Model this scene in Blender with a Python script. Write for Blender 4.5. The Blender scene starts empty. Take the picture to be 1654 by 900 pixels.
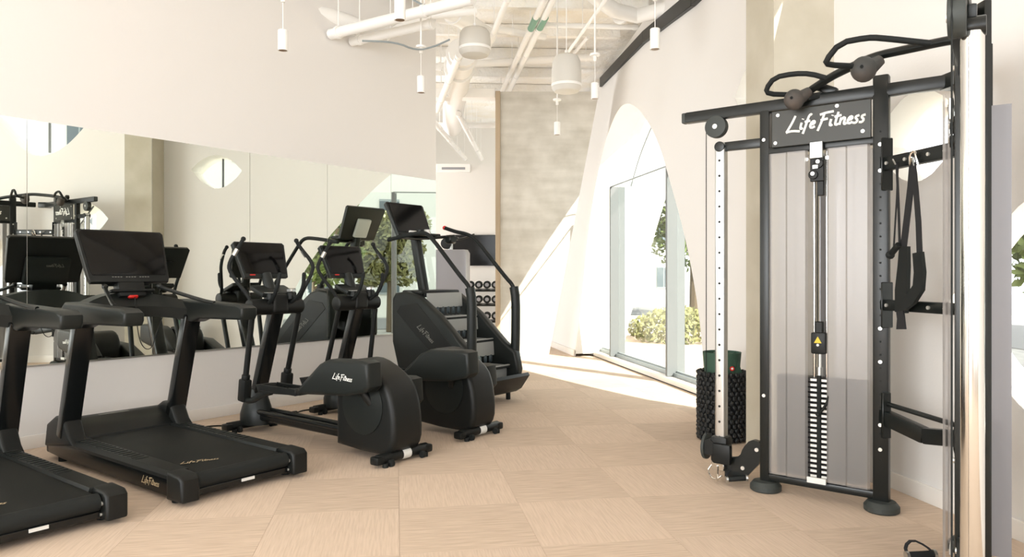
import bpy, bmesh, math, random
from mathutils import Vector as V, Matrix, Euler
PI = math.pi
C = bpy.context.scene.collection
SC = bpy.context.scene
# ------------------------------------------------------------ camera, light, exposure
F, U0, V0, H = 1180.0, 827.0, 443.0, 1.36
cam = bpy.data.objects.new('camera', bpy.data.cameras.new('camera'))
C.objects.link(cam)
cam.location = (0, 0, H)
cam.rotation_euler = (PI/2, 0, 0)
cam.data.sensor_width = 36
cam.data.lens = F/1654*36
cam.data.shift_y = -7/1654
cam.data.clip_end = 300
SC.camera = cam
SC.view_settings.view_transform = 'Standard'
SC.view_settings.look = 'None'
SC.view_settings.gamma = 1
SC.view_settings.exposure = 0.66
w = bpy.data.worlds.new('sky'); SC.world = w; w.use_nodes = True
nt = w.node_tree
bg = nt.nodes['Background']
bg.inputs[0].default_value = (0.97, 0.985, 1.0, 1)
bg.inputs[1].default_value = 1.5
sun = bpy.data.objects.new('sun', bpy.data.lights.new('sun', 'SUN'))
C.objects.link(sun)
sun.data.energy = 9.0
sun.data.angle = 0.009
sun.data.color = (1.0, 0.93, 0.83)
SUN_EL = math.radians(34.5)
sd = V((-0.66*math.cos(SUN_EL), 0.75*math.cos(SUN_EL), -math.sin(SUN_EL)))
sun.rotation_euler = sd.to_track_quat('-Z', 'Y').to_euler()
def area(name, loc, target, sx, sy, e, col):
    l = bpy.data.lights.new(name, 'AREA'); l.shape = 'RECTANGLE'; l.size = sx; l.size_y = sy
    l.energy = e; l.color = col
    o = bpy.data.objects.new(name, l); C.objects.link(o); o.location = loc
    o.rotation_euler = (V(target)-V(loc)).to_track_quat('-Z', 'Y').to_euler()
    return o
# added fill lamps in the unseen back of the room, to brighten it
area('back_fill', (1.2, -4.6, 2.2), (.4, 4, 3.6), 5.0, 3.4, 130, (.97, 0.985, 1.0))
area('left_fill', (-6.6, -4.5, 2.3), (2.4, 6.5, 3.2), 5.0, 3.6, 430, (.95, 0.98, 1.0))

area('alcove_fill', (-6.6, 14.0, 2.2), (0, 11.5, 4.2), 3.0, 3.6, 330, (.97, 0.985, 1.0))  # added fill lamp that lifts the alcove and far ceiling, no source seen there
# ------------------------------------------------------------ materials
def mat(name, col, rough=.5, metal=0, bump=None, noise=None, spec=.5, coat=0, trans=0, alpha=1, aniso=0):
    m = bpy.data.materials.new(name); m.use_nodes = True
    t = m.node_tree; b = t.nodes['Principled BSDF']
    b.inputs['Base Color'].default_value = (*col, 1)
    b.inputs['Roughness'].default_value = rough
    b.inputs['Metallic'].default_value = metal
    b.inputs['Specular IOR Level'].default_value = spec
    b.inputs['Coat Weight'].default_value = coat
    if aniso: b.inputs['Anisotropic'].default_value = aniso
    tc = None
    if bump or noise: tc = t.nodes.new('ShaderNodeTexCoord')
    if noise:   # (scale, other colour, stretch, low, high)
        mp = t.nodes.new('ShaderNodeMapping'); mp.inputs['Scale'].default_value = noise[2]
        n = t.nodes.new('ShaderNodeTexNoise'); n.inputs['Scale'].default_value = noise[0]; n.inputs['Detail'].default_value = 5
        r = t.nodes.new('ShaderNodeValToRGB')
        r.color_ramp.elements[0].position = noise[3]; r.color_ramp.elements[1].position = noise[4]
        r.color_ramp.elements[0].color = (*noise[1], 1); r.color_ramp.elements[1].color = (*col, 1)
        t.links.new(tc.outputs['Object'], mp.inputs[0]); t.links.new(mp.outputs[0], n.inputs['Vector'])
        t.links.new(n.outputs['Fac'], r.inputs[0]); t.links.new(r.outputs[0], b.inputs['Base Color'])
    if bump:    # (scale, strength, distance)
        n2 = t.nodes.new('ShaderNodeTexNoise'); n2.inputs['Scale'].default_value = bump[0]; n2.inputs['Detail'].default_value = 4
        bp = t.nodes.new('ShaderNodeBump'); bp.inputs['Strength'].default_value = bump[1]; bp.inputs['Distance'].default_value = bump[2]
        t.links.new(tc.outputs['Object'], n2.inputs['Vector']); t.links.new(n2.outputs['Fac'], bp.inputs['Height'])
        t.links.new(bp.outputs[0], b.inputs['Normal'])
    return m
M = {}
M['paint'] = mat('wall_paint', (.79, .765, .735), .6, bump=(60, .06, .01))
M['paint_white'] = mat('white_paint', (.84, .82, .78), .55)
M['trim_white'] = mat('trim_paint', (.83, .79, .74), .4)
M['ceiling'] = mat('sprayed_ceiling', (.97, .955, .92), .9, bump=(14, .6, .05), noise=(2.2, (.93, .88, .78), (1, 1, 1), .35, .62))
M['pipe'] = mat('pipe_white', (.93, .915, .88), .4)
M['black'] = mat('black_plastic', (.008, .009, .0085), .42, bump=(400, .08, .002), spec=.28)
M['black_gloss'] = mat('black_gloss', (.006, .007, .007), .2, spec=.4)
M['charcoal'] = mat('charcoal_plastic', (.011, .0135, .0125), .42, bump=(300, .06, .002), spec=.30)
M['dark_metal'] = mat('black_powder_coat', (.006, .008, .0075), .32, spec=.4)
M['rubber'] = mat('rubber', (.010, .012, .0115), .7, spec=.3)
M['belt'] = mat('belt_rubber', (.009, .010, .009), .6, bump=(500, .2, .002), spec=.25)
M['foot'] = mat('grey_rubber_foot', (.035, .041, .038), .6)
M['grip'] = mat('worn_grip', (.085, .068, .058), .65, noise=(9, (.05, .05, .047), (1, 1, 1), .4, .6))
M['screen'] = mat('screen_glass', (.003, .003, .003), .10, spec=.28)
M['chrome'] = mat('chrome', (.70, .69, .66), .12, 1)
M['steel'] = mat('steel', (.55, .56, .55), .28, 1)
M['alu'] = mat('aluminium', (.66, .67, .66), .34, 1)
M['bolt'] = mat('bolt_zinc', (.75, .74, .70), .3, .7)
M['white_plastic'] = mat('white_plastic', (.75, .75, .72), .5)
M['letter'] = mat('pale_print', (.80, .80, .76), .5)
M['letter_dim'] = mat('grey_print', (.16, .155, .14), .5)
M['letter_gold'] = mat('gold_print', (.42, .32, .19), .5)
M['sign'] = mat('sign_board', (.030, .031, .026), .42)
M['red'] = mat('red_plastic', (.62, .02, .015), .35)
M['yellow'] = mat('yellow_print', (.7, .52, .03), .5)
M['greyplate'] = mat('weight_plate_iron', (.022, .022, .022), .45)
M['cabinet'] = mat('grey_cabinet', (.30, .30, .32), .4, .2)
M['stepgrey'] = mat('step_riser_grey', (.33, .34, .33), .45)
M['stepblue'] = mat('step_tooth', (.05, .07, .08), .5)
M['green'] = mat('dark_green_mat', (.035, .085, .055), .65, bump=(60, .3, .01))
M['fabric'] = mat('black_webbing', (.012, .013, .015), .8, bump=(300, .3, .002))
M['tan'] = mat('tan_trim', (.50, .40, .28), .6, noise=(6, (.40, .31, .21), (1, 1, .1), .4, .6))
M['bark'] = mat('bark', (.12, .09, .06), .9)
M['leaf'] = mat('leaf_green', (.15, .20, .06), .7)
M['leaf2'] = mat('leaf_olive', (.22, .22, .09), .7)
M['pave'] = mat('pale_paving', (.42, .41, .38), .8, noise=(3, (.34, .33, .31), (1, 1, 1), .4, .6))
M['road'] = mat('asphalt', (.20, .20, .20), .85)
M['facade'] = mat('pale_facade', (.72, .72, .68), .8)
M['winframe'] = mat('window_grey', (.30, .34, .35), .45, .2)
M['fin'] = mat('window_fin_grey', (.15, .16, .165), .5)
M['housewin'] = mat('house_glass', (.10, .13, .15), .15)
M['knob'] = mat('knobbly_rubber', (.009, .010, .010), .6)
M['speaker'] = mat('speaker_cloth', (.68, .655, .60), .7)
M['label_green'] = mat('pipe_label_green', (.20, .38, .28), .6)
# concrete: board marks, blotches
def concrete(name, a, b, zs=9):
    m = mat(name, a, .8)
    t = m.node_tree; bs = t.nodes['Principled BSDF']
    tc = t.nodes.new('ShaderNodeTexCoord')
    mp = t.nodes.new('ShaderNodeMapping'); mp.inputs['Scale'].default_value = (1, 1, zs)
    n1 = t.nodes.new('ShaderNodeTexNoise'); n1.inputs['Scale'].default_value = .8; n1.inputs['Detail'].default_value = 7
    n2 = t.nodes.new('ShaderNodeTexNoise'); n2.inputs['Scale'].default_value = 3; n2.inputs['Detail'].default_value = 8
    mx = t.nodes.new('ShaderNodeMath'); mx.operation = 'ADD'
    r = t.nodes.new('ShaderNodeValToRGB')
    r.color_ramp.elements[0].position = .38; r.color_ramp.elements[1].position = .62
    r.color_ramp.elements[0].color = (*b, 1); r.color_ramp.elements[1].color = (*a, 1)
    hv = t.nodes.new('ShaderNodeMath'); hv.operation = 'MULTIPLY'; hv.inputs[1].default_value = .5
    t.links.new(tc.outputs['Object'], mp.inputs[0]); t.links.new(mp.outputs[0], n1.inputs['Vector'])
    t.links.new(tc.outputs['Object'], n2.inputs['Vector'])
    t.links.new(n1.outputs['Fac'], mx.inputs[0]); t.links.new(n2.outputs['Fac'], mx.inputs[1])
    t.links.new(mx.outputs[0], hv.inputs[0]); t.links.new(hv.outputs[0], r.inputs[0])
    t.links.new(r.outputs[0], bs.inputs['Base Color'])
    bp = t.nodes.new('ShaderNodeBump'); bp.inputs['Strength'].default_value = .3; bp.inputs['Distance'].default_value = .01
    t.links.new(n2.outputs['Fac'], bp.inputs['Height']); t.links.new(bp.outputs[0], bs.inputs['Normal'])
    return m
M['concrete'] = concrete('concrete', (.66, .635, .575), (.48, .455, .395), 7)
M['concrete_col'] = concrete('column_concrete', (.56, .52, .43), (.46, .42, .33), .5)
# mirror, clear glass, frosted plastic
m = mat('mirror_glass', (.86, .89, .83), .003, 1); M['mirror'] = m
m = bpy.data.materials.new('clear_glass'); m.use_nodes = True; t = m.node_tree; t.nodes.clear()
o_ = t.nodes.new('ShaderNodeOutputMaterial'); mx = t.nodes.new('ShaderNodeMixShader')
tr = t.nodes.new('ShaderNodeBsdfTransparent'); gl = t.nodes.new('ShaderNodeBsdfGlossy'); fr = t.nodes.new('ShaderNodeLayerWeight')
tr.inputs[0].default_value = (.93, .96, .95, 1); gl.inputs['Roughness'].default_value = .01; fr.inputs[0].default_value = .5
pw_ = t.nodes.new('ShaderNodeMath'); pw_.operation = 'POWER'; pw_.inputs[1].default_value = 5
t.links.new(fr.outputs['Facing'], pw_.inputs[0]); ml_ = t.nodes.new('ShaderNodeMath'); ml_.operation = 'MULTIPLY_ADD'; ml_.inputs[1].default_value = .7; ml_.inputs[2].default_value = .03
t.links.new(pw_.outputs[0], ml_.inputs[0]); t.links.new(ml_.outputs[0], mx.inputs[0]); t.links.new(tr.outputs[0], mx.inputs[1]); t.links.new(gl.outputs[0], mx.inputs[2])
t.links.new(mx.outputs[0], o_.inputs[0]); M['glass'] = m
m = bpy.data.materials.new('frosted_shroud'); m.use_nodes = True; t = m.node_tree; b = t.nodes['Principled BSDF']
b.inputs['Base Color'].default_value = (.60, .58, .57, 1); b.inputs['Roughness'].default_value = .33; b.inputs['Metallic'].default_value = .25
tr = t.nodes.new('ShaderNodeBsdfTransparent'); tr.inputs[0].default_value = (.9, .9, .9, 1)
mx = t.nodes.new('ShaderNodeMixShader'); mx.inputs[0].default_value = .60
t.links.new(b.outputs[0], mx.inputs[1]); t.links.new(tr.outputs[0], mx.inputs[2])
t.links.new(mx.outputs[0], t.nodes['Material Output'].inputs[0]); M['frost'] = m
# carpet tiles
def carpet(name, a, b):
    m = bpy.data.materials.new(name); m.use_nodes = True; t = m.node_tree; bs = t.nodes['Principled BSDF']
    bs.inputs['Roughness'].default_value = .95; bs.inputs['Specular IOR Level'].default_value = .15
    tc = t.nodes.new('ShaderNodeTexCoord'); mp = t.nodes.new('ShaderNodeMapping'); mp.inputs['Scale'].default_value = (5, 95, 1)
    n = t.nodes.new('ShaderNodeTexNoise'); n.inputs['Scale'].default_value = 1.0; n.inputs['Detail'].default_value = 3
    oi = t.nodes.new('ShaderNodeObjectInfo')
    ad = t.nodes.new('ShaderNodeVectorMath'); ad.operation = 'ADD'
    r = t.nodes.new('ShaderNodeValToRGB'); r.color_ramp.elements[0].position = .36; r.color_ramp.elements[1].position = .60
    r.color_ramp.elements[0].color = (*b, 1); r.color_ramp.elements[1].color = (*a, 1)
    t.links.new(tc.outputs['Object'], ad.inputs[0]); t.links.new(oi.outputs['Location'], ad.inputs[1])
    t.links.new(ad.outputs[0], mp.inputs[0]); t.links.new(mp.outputs[0], n.inputs['Vector'])
    t.links.new(n.outputs['Fac'], r.inputs[0])
    hs = t.nodes.new('ShaderNodeHueSaturation'); ma = t.nodes.new('ShaderNodeMath'); ma.operation = 'MULTIPLY_ADD'
    ma.inputs[1].default_value = .06; ma.inputs[2].default_value = .97
    t.links.new(oi.outputs['Random'], ma.inputs[0]); t.links.new(ma.outputs[0], hs.inputs['Value'])
    t.links.new(r.outputs[0], hs.inputs['Color']); t.links.new(hs.outputs[0], bs.inputs['Base Color'])
    bp = t.nodes.new('ShaderNodeBump'); bp.inputs['Strength'].default_value = .35; bp.inputs['Distance'].default_value = .004
    t.links.new(n.outputs['Fac'], bp.inputs['Height']); t.links.new(bp.outputs[0], bs.inputs['Normal'])
    return m
M['carpet_a'] = carpet('carpet_fine', (.66, .525, .415), (.59, .465, .36))
M['carpet_b'] = carpet('carpet_streaked', (.64, .51, .40), (.52, .405, .31))

# ------------------------------------------------------------ mesh helpers
STUFF = {'bolt', 'hanger', 'adjust_hole', 'key_row', 'grip_rib', 'tread_rib', 'riser_tooth', 'cap_bolt', 'sign_bolt', 'pulley_bolt', 'weight_mark', 'window_glass', 'lettering', 'belt_lettering'}
class MB:
    def __init__(s, off=None):
        s.bm = bmesh.new(); s.off = V(off) if off is not None else V((0, 0, 0))
    def merge(s, b, mtx=None):
        if mtx is not None: bmesh.ops.transform(b, matrix=mtx, verts=b.verts)
        me = bpy.data.meshes.new('t'); b.to_mesh(me); b.free(); s.bm.from_mesh(me); bpy.data.meshes.remove(me)
        return s
    def box(s, c, size, rot=None, bev=0.0, seg=1):
        b = bmesh.new(); bmesh.ops.create_cube(b, size=1)
        bmesh.ops.scale(b, vec=V(size), verts=b.verts)
        if bev > 0: bmesh.ops.bevel(b, geom=list(b.edges), offset=min(bev, min(size)*.45), segments=seg, affect='EDGES', profile=.6)
        m = Matrix.Translation(V(c))
        if rot is not None: m = m @ (rot.to_4x4() if isinstance(rot, Matrix) else Euler(rot).to_matrix().to_4x4())
        return s.merge(b, m)
    def bar(s, p0, p1, wx, wy, bev=.006, seg=2, up=(0, 0, 1)):
        """rectangular bar from p0 to p1; wx measured along (up x dir)"""
        p0, p1 = V(p0), V(p1); d = p1-p0; L = d.length; z = d.normalized(); u = V(up)
        if abs(z.dot(u)) > .98: u = V((0, 1, 0))
        x = u.cross(z).normalized(); y = z.cross(x)
        r = Matrix((x, y, z)).transposed()
        return s.box((p0+p1)/2, (wx, wy, L), r, bev, seg)
    def cyl(s, p0, p1, r, n=16, r2=None, bev=0):
        p0, p1 = V(p0), V(p1); d = p1-p0
        b = bmesh.new(); bmesh.ops.create_cone(b, cap_ends=True, segments=n, radius1=r, radius2=r if r2 is None else r2, depth=d.length)
        if bev > 0:
            ed = [e for e in b.edges if len(e.link_faces) == 2 and any(len(f.verts) > 4 for f in e.link_faces)]
            bmesh.ops.bevel(b, geom=ed, offset=bev, segments=2, affect='EDGES', profile=.6)
        return s.merge(b, Matrix.Translation((p0+p1)/2) @ d.to_track_quat('Z', 'Y').to_matrix().to_4x4())
    def tube(s, pts, r, n=10, smooth=0, flat=1.0, closed=False):
        P = [V(p) for p in pts]
        if smooth:
            for _ in range(smooth):
                Q = [P[0]]
                for i in range(len(P)-1):
                    Q += [P[i].lerp(P[i+1], .25), P[i].lerp(P[i+1], .75)]
                Q.append(P[-1]); P = Q
        b = bmesh.new(); rings = []; prev = None
        for i, p in enumerate(P):
            t = (P[min(i+1, len(P)-1)]-P[max(i-1, 0)]).normalized()
            if prev is None:
                u = V((0, 0, 1)) if abs(t.z) < .9 else V((1, 0, 0))
                a = t.cross(u).normalized()
            else: a = (prev-t*prev.dot(t)).normalized()
            prev = a; c = t.cross(a)
            rr = r[i*(len(r)-1)//max(1, len(P)-1)] if isinstance(r, (list, tuple)) else r
            rings.append([b.verts.new(p+(a*math.cos(2*PI*k/n)+c*math.sin(2*PI*k/n)*flat)*rr) for k in range(n)])
        for i in range(len(rings)-1):
            for k in range(n):
                b.faces.new((rings[i][k], rings[i][(k+1) % n], rings[i+1][(k+1) % n], rings[i+1][k]))
        b.faces.new(rings[0][::-1]); b.faces.new(rings[-1])
        return s.merge(b)
    def prism(s, poly, a0, a1, axis='x', bev=.01, seg=2, mtx=None):
        """poly in the plane normal to axis: (y,z) for x, (x,z) for y, (x,y) for z"""
        b = bmesh.new()
        def mk(p, a):
            return {'x': (a, p[0], p[1]), 'y': (p[0], a, p[1]), 'z': (p[0], p[1], a)}[axis]
        v0 = [b.verts.new(mk(p, a0)) for p in poly]; v1 = [b.verts.new(mk(p, a1)) for p in poly]
        n = len(poly); f0 = b.faces.new(v0); f1 = b.faces.new(v1[::-1])
        for i in range(n): b.faces.new((v0[i], v1[i], v1[(i+1) % n], v0[(i+1) % n]))
        bmesh.ops.recalc_face_normals(b, faces=b.faces)
        if bev > 0:
            ed = list(f0.edges)+list(f1.edges)
            bmesh.ops.bevel(b, geom=ed, offset=bev, segments=seg, affect='EDGES', profile=.6, clamp_overlap=True)
        return s.merge(b, mtx)
    def lathe(s, prof, c=(0, 0, 0), n=24, mtx=None):
        b = bmesh.new(); rings = []
        for r, z in prof:
            rings.append([b.verts.new((max(r, .0005)*math.cos(2*PI*k/n), max(r, .0005)*math.sin(2*PI*k/n), z)) for k in range(n)])
        for i in range(len(rings)-1):
            for k in range(n): b.faces.new((rings[i][k], rings[i][(k+1) % n], rings[i+1][(k+1) % n], rings[i+1][k]))
        b.faces.new(rings[0][::-1]); b.faces.new(rings[-1])
        bmesh.ops.recalc_face_normals(b, faces=b.faces)
        return s.merge(b, mtx if mtx is not None else Matrix.Translation(V(c)))
    def ball(s, c, r, sub=2, sc=(1, 1, 1)):
        b = bmesh.new(); bmesh.ops.create_icosphere(b, subdivisions=sub, radius=r)
        bmesh.ops.scale(b, vec=V(sc), verts=b.verts)
        return s.merge(b, Matrix.Translation(V(c)))
    def ribbon(s, pts, w, th, wd=(0, 0, 1)):
        """flat strap: width along wd, thickness th"""
        b = bmesh.new(); P = [V(p) for p in pts]; rs = []
        for i, p in enumerate(P):
            t = (P[min(i+1, len(P)-1)]-P[max(i-1, 0)]).normalized()
            ww = w[i] if isinstance(w, (list, tuple)) else w
            a = V(wd); a = (a-t*a.dot(t)).normalized()*ww/2; c = t.cross(a).normalized()*th/2
            rs.append([b.verts.new(p+a+c), b.verts.new(p-a+c), b.verts.new(p-a-c), b.verts.new(p+a-c)])
        for i in range(len(rs)-1):
            for k in range(4): b.faces.new((rs[i][k], rs[i][(k+1) % 4], rs[i+1][(k+1) % 4], rs[i+1][k]))
        b.faces.new(rs[0][::-1]); b.faces.new(rs[-1])
        bmesh.ops.recalc_face_normals(b, faces=b.faces)
        return s.merge(b)
    def build(s, name, m, parent=None, ang=38, label=None):
        if s.off.length > 0: bmesh.ops.translate(s.bm, vec=-s.off, verts=s.bm.verts)
        me = bpy.data.meshes.new(name); s.bm.to_mesh(me); s.bm.free()
        me.polygons.foreach_set('use_smooth', [True]*len(me.polygons)); me.set_sharp_from_angle(angle=math.radians(ang))
        me.materials.append(M[m] if isinstance(m, str) else m)
        o = bpy.data.objects.new(name, me); C.objects.link(o)
        if parent is not None: o.parent = parent
        if name in STUFF: o['kind'] = 'stuff'
        if label: o['label'] = label
        return o
def tag(o, label, cat, group=None, kind=None):
    o['label'] = label; o['category'] = cat
    if group: o['group'] = group
    if kind: o['kind'] = kind
    return o
def thing(name, label, cat, loc, rz=0, group=None):
    o = bpy.data.objects.new(name, None); C.objects.link(o); o.location = loc; o.rotation_euler = (0, 0, rz)
    o.empty_display_size = .1
    return tag(o, label, cat, group)
def struct(o): o['kind'] = 'structure'; return o
KIDS = {}
def tree_copy(o, parent=None):
    c = o.copy(); C.objects.link(c)
    if parent is not None: c.parent = parent
    for k in [x for x in bpy.data.objects if x.parent == o and x != c]:
        tree_copy(k, c)
    return c
def clone(src, label, loc, rz=None):
    c = tree_copy(src); c.location = loc; c['label'] = label
    if rz is not None: c.rotation_euler = (0, 0, rz)
    return c
def P(u, v, z):           # a point of the place at height z, seen along one line of sight
    d = (z-H)*F/(V0-v); return V(((u-U0)/F*d, d, z))
def Q(u, v, d):
    return V(((u-U0)/F*d, d, H+(V0-v)/F*d))

# brush lettering as thin raised strokes, unit height 1
GL = {
 'L': (.95, [[(.42, 1.0), (.30, .55), (.10, .05), (.02, -.12), (.10, -.06), (.45, -.02), (.95, -.10)]]),
 'i': (.30, [[(.12, .48), (.10, .18), (.14, .02), (.28, .10)], [(.15, .68), (.16, .74)]]),
 'f': (.40, [[(.42, .92), (.30, 1.0), (.20, .80), (.14, .20), (.06, -.30)], [(.02, .50), (.38, .54)]]),
 'e': (.42, [[(.08, .26), (.34, .32), (.30, .50), (.14, .46), (.06, .20), (.16, .02), (.40, .12)]]),
 'F': (.80, [[(.30, .92), (.24, .40), (.10, -.22)], [(.02, .86), (.40, .95), (.88, .98)], [(.14, .48), (.60, .54)]]),
 't': (.40, [[(.20, .90), (.14, .20), (.18, .02), (.38, .10)], [(.0, .60), (.44, .66)]]),
 'n': (.50, [[(.08, .50), (.06, .02)], [(.07, .30), (.22, .50), (.34, .44), (.32, .10), (.38, .02), (.48, .10)]]),
 's': (.40, [[(.34, .50), (.14, .46), (.14, .34), (.30, .20), (.22, .02), (.02, .06)]]),
 ' ': (.12, [])}
def lettering(txt, origin, right, up, h, parent, m='letter', off=None, name='lettering', wt=.075):
    mb = MB(off); x = 0; R, Uu, O = V(right).normalized(), V(up).normalized(), V(origin)
    for ch in txt:
        wd, st = GL[ch]
        for s_ in st:
            pts = [O+R*((x+px+.22*py)*h)+Uu*(py*h) for px, py in s_]
            mb.tube(pts, wt*h, 5, smooth=1)
        x += wd*.82+.05
    n = R.cross(Uu)
    # flatten towards the surface
    for vv in mb.bm.verts:
        dd = (vv.co-O).dot(n); vv.co -= n*dd*.75
    return mb.build(name, m, parent)
def bolts(mb, pts, nrm, r=.008, t=.006):
    for p in pts: mb.cyl(V(p), V(p)+V(nrm).normalized()*t, r, 8)

# ------------------------------------------------------------ setting
WD = V((.602, .799, 0)).normalized(); WN = V((.799, -.602, 0)).normalized()     # left (mirror) wall: direction, inward normal
WP = V((-2.68, 7.11, 0))
W0 = V((2.60, 3.70, 0)); WE = V((-.1825, .983, 0)).normalized(); WO = V((WE.y, -WE.x, 0))  # right wall: base, direction, outward
def lean(s): return max(0., (s-2.5)*.025)
def RW(s, z, o=0.): return W0+WE*s+V((0, 0, z))+WO*(lean(s)*z+o)
ZC = 5.15
# floor slab and carpet tiles
fl = MB(); fl.box((-3, 5.5, -.06), (16, 24, .08)); floor = struct(fl.build('floor', 'carpet_a'))
GA = math.radians(9.0); gx = V((math.cos(GA), math.sin(GA), 0)); gy = V((-math.sin(GA), math.cos(GA), 0)); TS = .70
gx = V((math.cos(GA), math.sin(GA), 0))
def clip(poly, n, d):
    out = []
    for i in range(len(poly)):
        a, b = poly[i], poly[(i+1) % len(poly)]; da, db = a.dot(n)-d, b.dot(n)-d
        if da >= 0: out.append(a)
        if (da >= 0) != (db >= 0): out.append(a.lerp(b, da/(da-db)))
    return out
tg = .0006
def tile_mesh(poly, m):
    b = bmesh.new(); top = [b.verts.new((p.x, p.y, 0)) for p in poly]; lo = [b.verts.new((p.x, p.y, -.02)) for p in poly]
    b.faces.new(top); n = len(poly)
    for i in range(n): b.faces.new((top[(i+1) % n], top[i], lo[i], lo[(i+1) % n]))
    bmesh.ops.recalc_face_normals(b, faces=b.faces)
    me = bpy.data.meshes.new('carpet_tile'); b.to_mesh(me); b.free(); me.materials.append(M[m]); return me
full = [V((-TS/2+tg, -TS/2+tg, 0)), V((TS/2-tg, -TS/2+tg, 0)), V((TS/2-tg, TS/2-tg, 0)), V((-TS/2+tg, TS/2-tg, 0))]
fm = {'carpet_a': tile_mesh(full, 'carpet_a'), 'carpet_b': tile_mesh(full, 'carpet_b')}
T0 = V((-.655, 4.235, 0))          # a tile corner read off the photograph
for i in range(-9, 9):
    for j in range(-5, 18):
        c = T0+gx*((i+.5)*TS)+gy*((j+.5)*TS)
        if c.y > 16.2 or c.y < 1.2: continue
        if abs(c.x) > .75*c.y+1.4: continue
        mkey = 'carpet_a' if (i+j) % 2 == 0 else 'carpet_b'
        rot = GA + (PI/2 if mkey == 'carpet_a' else 0)
        wp = [c+gx*p.x+gy*p.y for p in full]; k = len(wp)
        q = clip(wp, WO*-1, -(W0.dot(WO)+.31))
        corner = V((-.977, 9.37, 0))
        if c.y < 9.6: q = clip(q, WN, WP.dot(WN)+.002) if q else q
        if len(q) < 3: continue
        if len(q) == 4 and all((a-b_).length < 1e-5 for a, b_ in zip(q, wp)): me = fm[mkey]
        else:
            mi = Matrix.Rotation(-rot, 3, 'Z'); q2 = [mi @ (p-c) for p in q]
            ar = sum(q2[a].x*q2[(a+1) % len(q2)].y-q2[(a+1) % len(q2)].x*q2[a].y for a in range(len(q2)))/2
            if abs(ar) < .004: continue
            me = tile_mesh(q2, mkey)
        t_ = bpy.data.objects.new('carpet_tile', me); C.objects.link(t_); t_.location = c; t_.rotation_euler = (0, 0, rot); t_.parent = floor
# left wall with its mirror
def wall_pt(t, z, o=0.): return WP+WD*t+V((0, 0, z))+WN*o
def obox(mb, t0, t1, z0, z1, o0, o1, bev=0):
    a, b = wall_pt(t0, (z0+z1)/2, (o0+o1)/2), wall_pt(t1, (z0+z1)/2, (o0+o1)/2)
    return mb.bar(a, b, abs(o1-o0), z1-z0, bev)
def t_of_u(u):
    k = (u-U0)/F; return (k*WP.y-WP.x)/(WD.x-k*WD.y)
TE = t_of_u(704)
mb = MB(); obox(mb, -15.5, TE, 0, ZC, -.25, 0); struct(mb.build('wall_left', 'paint'))
mb = MB(); obox(mb, -9, TE, 0, .105, .001, .016, .004); struct(mb.build('baseboard_left', 'trim_white'))
mir = thing('wall_mirror', 'long frameless mirror band on the left wall behind the cardio machines', 'mirror', wall_pt(t_of_u(245), .645))
mo = mir.location.copy()
ed = [-5.6, t_of_u(-130), t_of_u(43), t_of_u(245), t_of_u(403), t_of_u(528), t_of_u(631), TE-.004]
for a, b in zip(ed[:-1], ed[1:]):
    mb = MB(mo); obox(mb, a+.002, b-.002, .65, 2.56, .002, .008); mb.build('mirror_panel', 'mirror', mir)
mb = MB(mo); obox(mb, ed[0], TE, .638, .650, .001, .012); mb.build('bottom_channel', 'steel', mir)
# right wall with vesica openings
def lens(cx, cz, hw, ht, hb, n=9):
    up = [(cx-hw+2*hw*i/n, cz+ht*math.sin(PI*i/n)**.85) for i in range(n+1)]
    dn = [(cx+hw-2*hw*i/n, cz-hb*math.sin(PI*i/n)**.85) for i in range(1, n)]
    return up+dn
def sm(pts, it=2):
    for _ in range(it):
        q = [pts[0]]
        for a, b in zip(pts[:-1], pts[1:]): q += [(a[0]*.75+b[0]*.25, a[1]*.75+b[1]*.25), (a[0]*.25+b[0]*.75, a[1]*.25+b[1]*.75)]
        q.append(pts[-1]); pts = q
    return pts
ARCH = sm([(3.68, -.02), (3.76, .63), (3.98, 1.19), (4.34, 1.79), (4.83, 2.37), (5.43, 3.0), (6.23, 3.52), (7.01, 3.86), (7.7, 4.0), (8.25, 3.88), (8.73, 3.46), (8.92, 2.6), (8.80, 1.7), (8.64, 1.02), (8.5, -.02)], 2)
HOLES = [lens(2.76, 3.0, .38, .24, .29), lens(.76, 2.22, .38, .26, .30), lens(-.42, 1.2, .92, .68, .68, 12),
         sm([(-.80, 3.95), (-.44, 3.62), (-.06, 3.22), (.16, 3.16), (.46, 3.28), (.78, 3.62), (.98, 3.95)], 2)+sm([(.98, 3.95), (.6, 4.45), (.1, 4.6), (-.4, 4.45), (-.80, 3.95)], 1)[1:-1]]
SHIFT = [0, .22, .38, 0]
S0, S1, ZW = -8.8, 12.15, 5.0
def splay(p, k=1.): return (p[0]-1.25*k*min(1., max(0., (8.3-p[0])/4.6)), p[1])
def face_with_holes(off):
    b = bmesh.new()
    i0 = [p for p in ARCH if p[1] > 0]
    if off > 0: i0 = [splay(p) for p in i0]
    ob = [(S0, 0), (i0[0][0], 0)]+i0+[(i0[-1][0], 0), (S1, 0), (S1, ZW), (S0, ZW)]
    def loop(pts):
        vs = [b.verts.new((p[0], p[1], 0)) for p in pts]
        return [b.edges.new((vs[i], vs[(i+1) % len(vs)])) for i in range(len(vs))]
    es = loop(ob)
    for h_, s_ in zip(HOLES, SHIFT): es += loop([(p[0]+(s_ if off > 0 else 0), p[1]) for p in h_])
    bmesh.ops.triangle_fill(b, use_beauty=True, use_dissolve=False, edges=es)
    for sx in [S0+.8*k for k in range(1, 24)]:
        bmesh.ops.bisect_plane(b, geom=b.verts[:]+b.edges[:]+b.faces[:], plane_co=(sx, 0, 0), plane_no=(1, 0, 0))
    for v_ in b.verts: v_.co = RW(v_.co.x, v_.co.y, off)
    return b
DEP = .55
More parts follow.
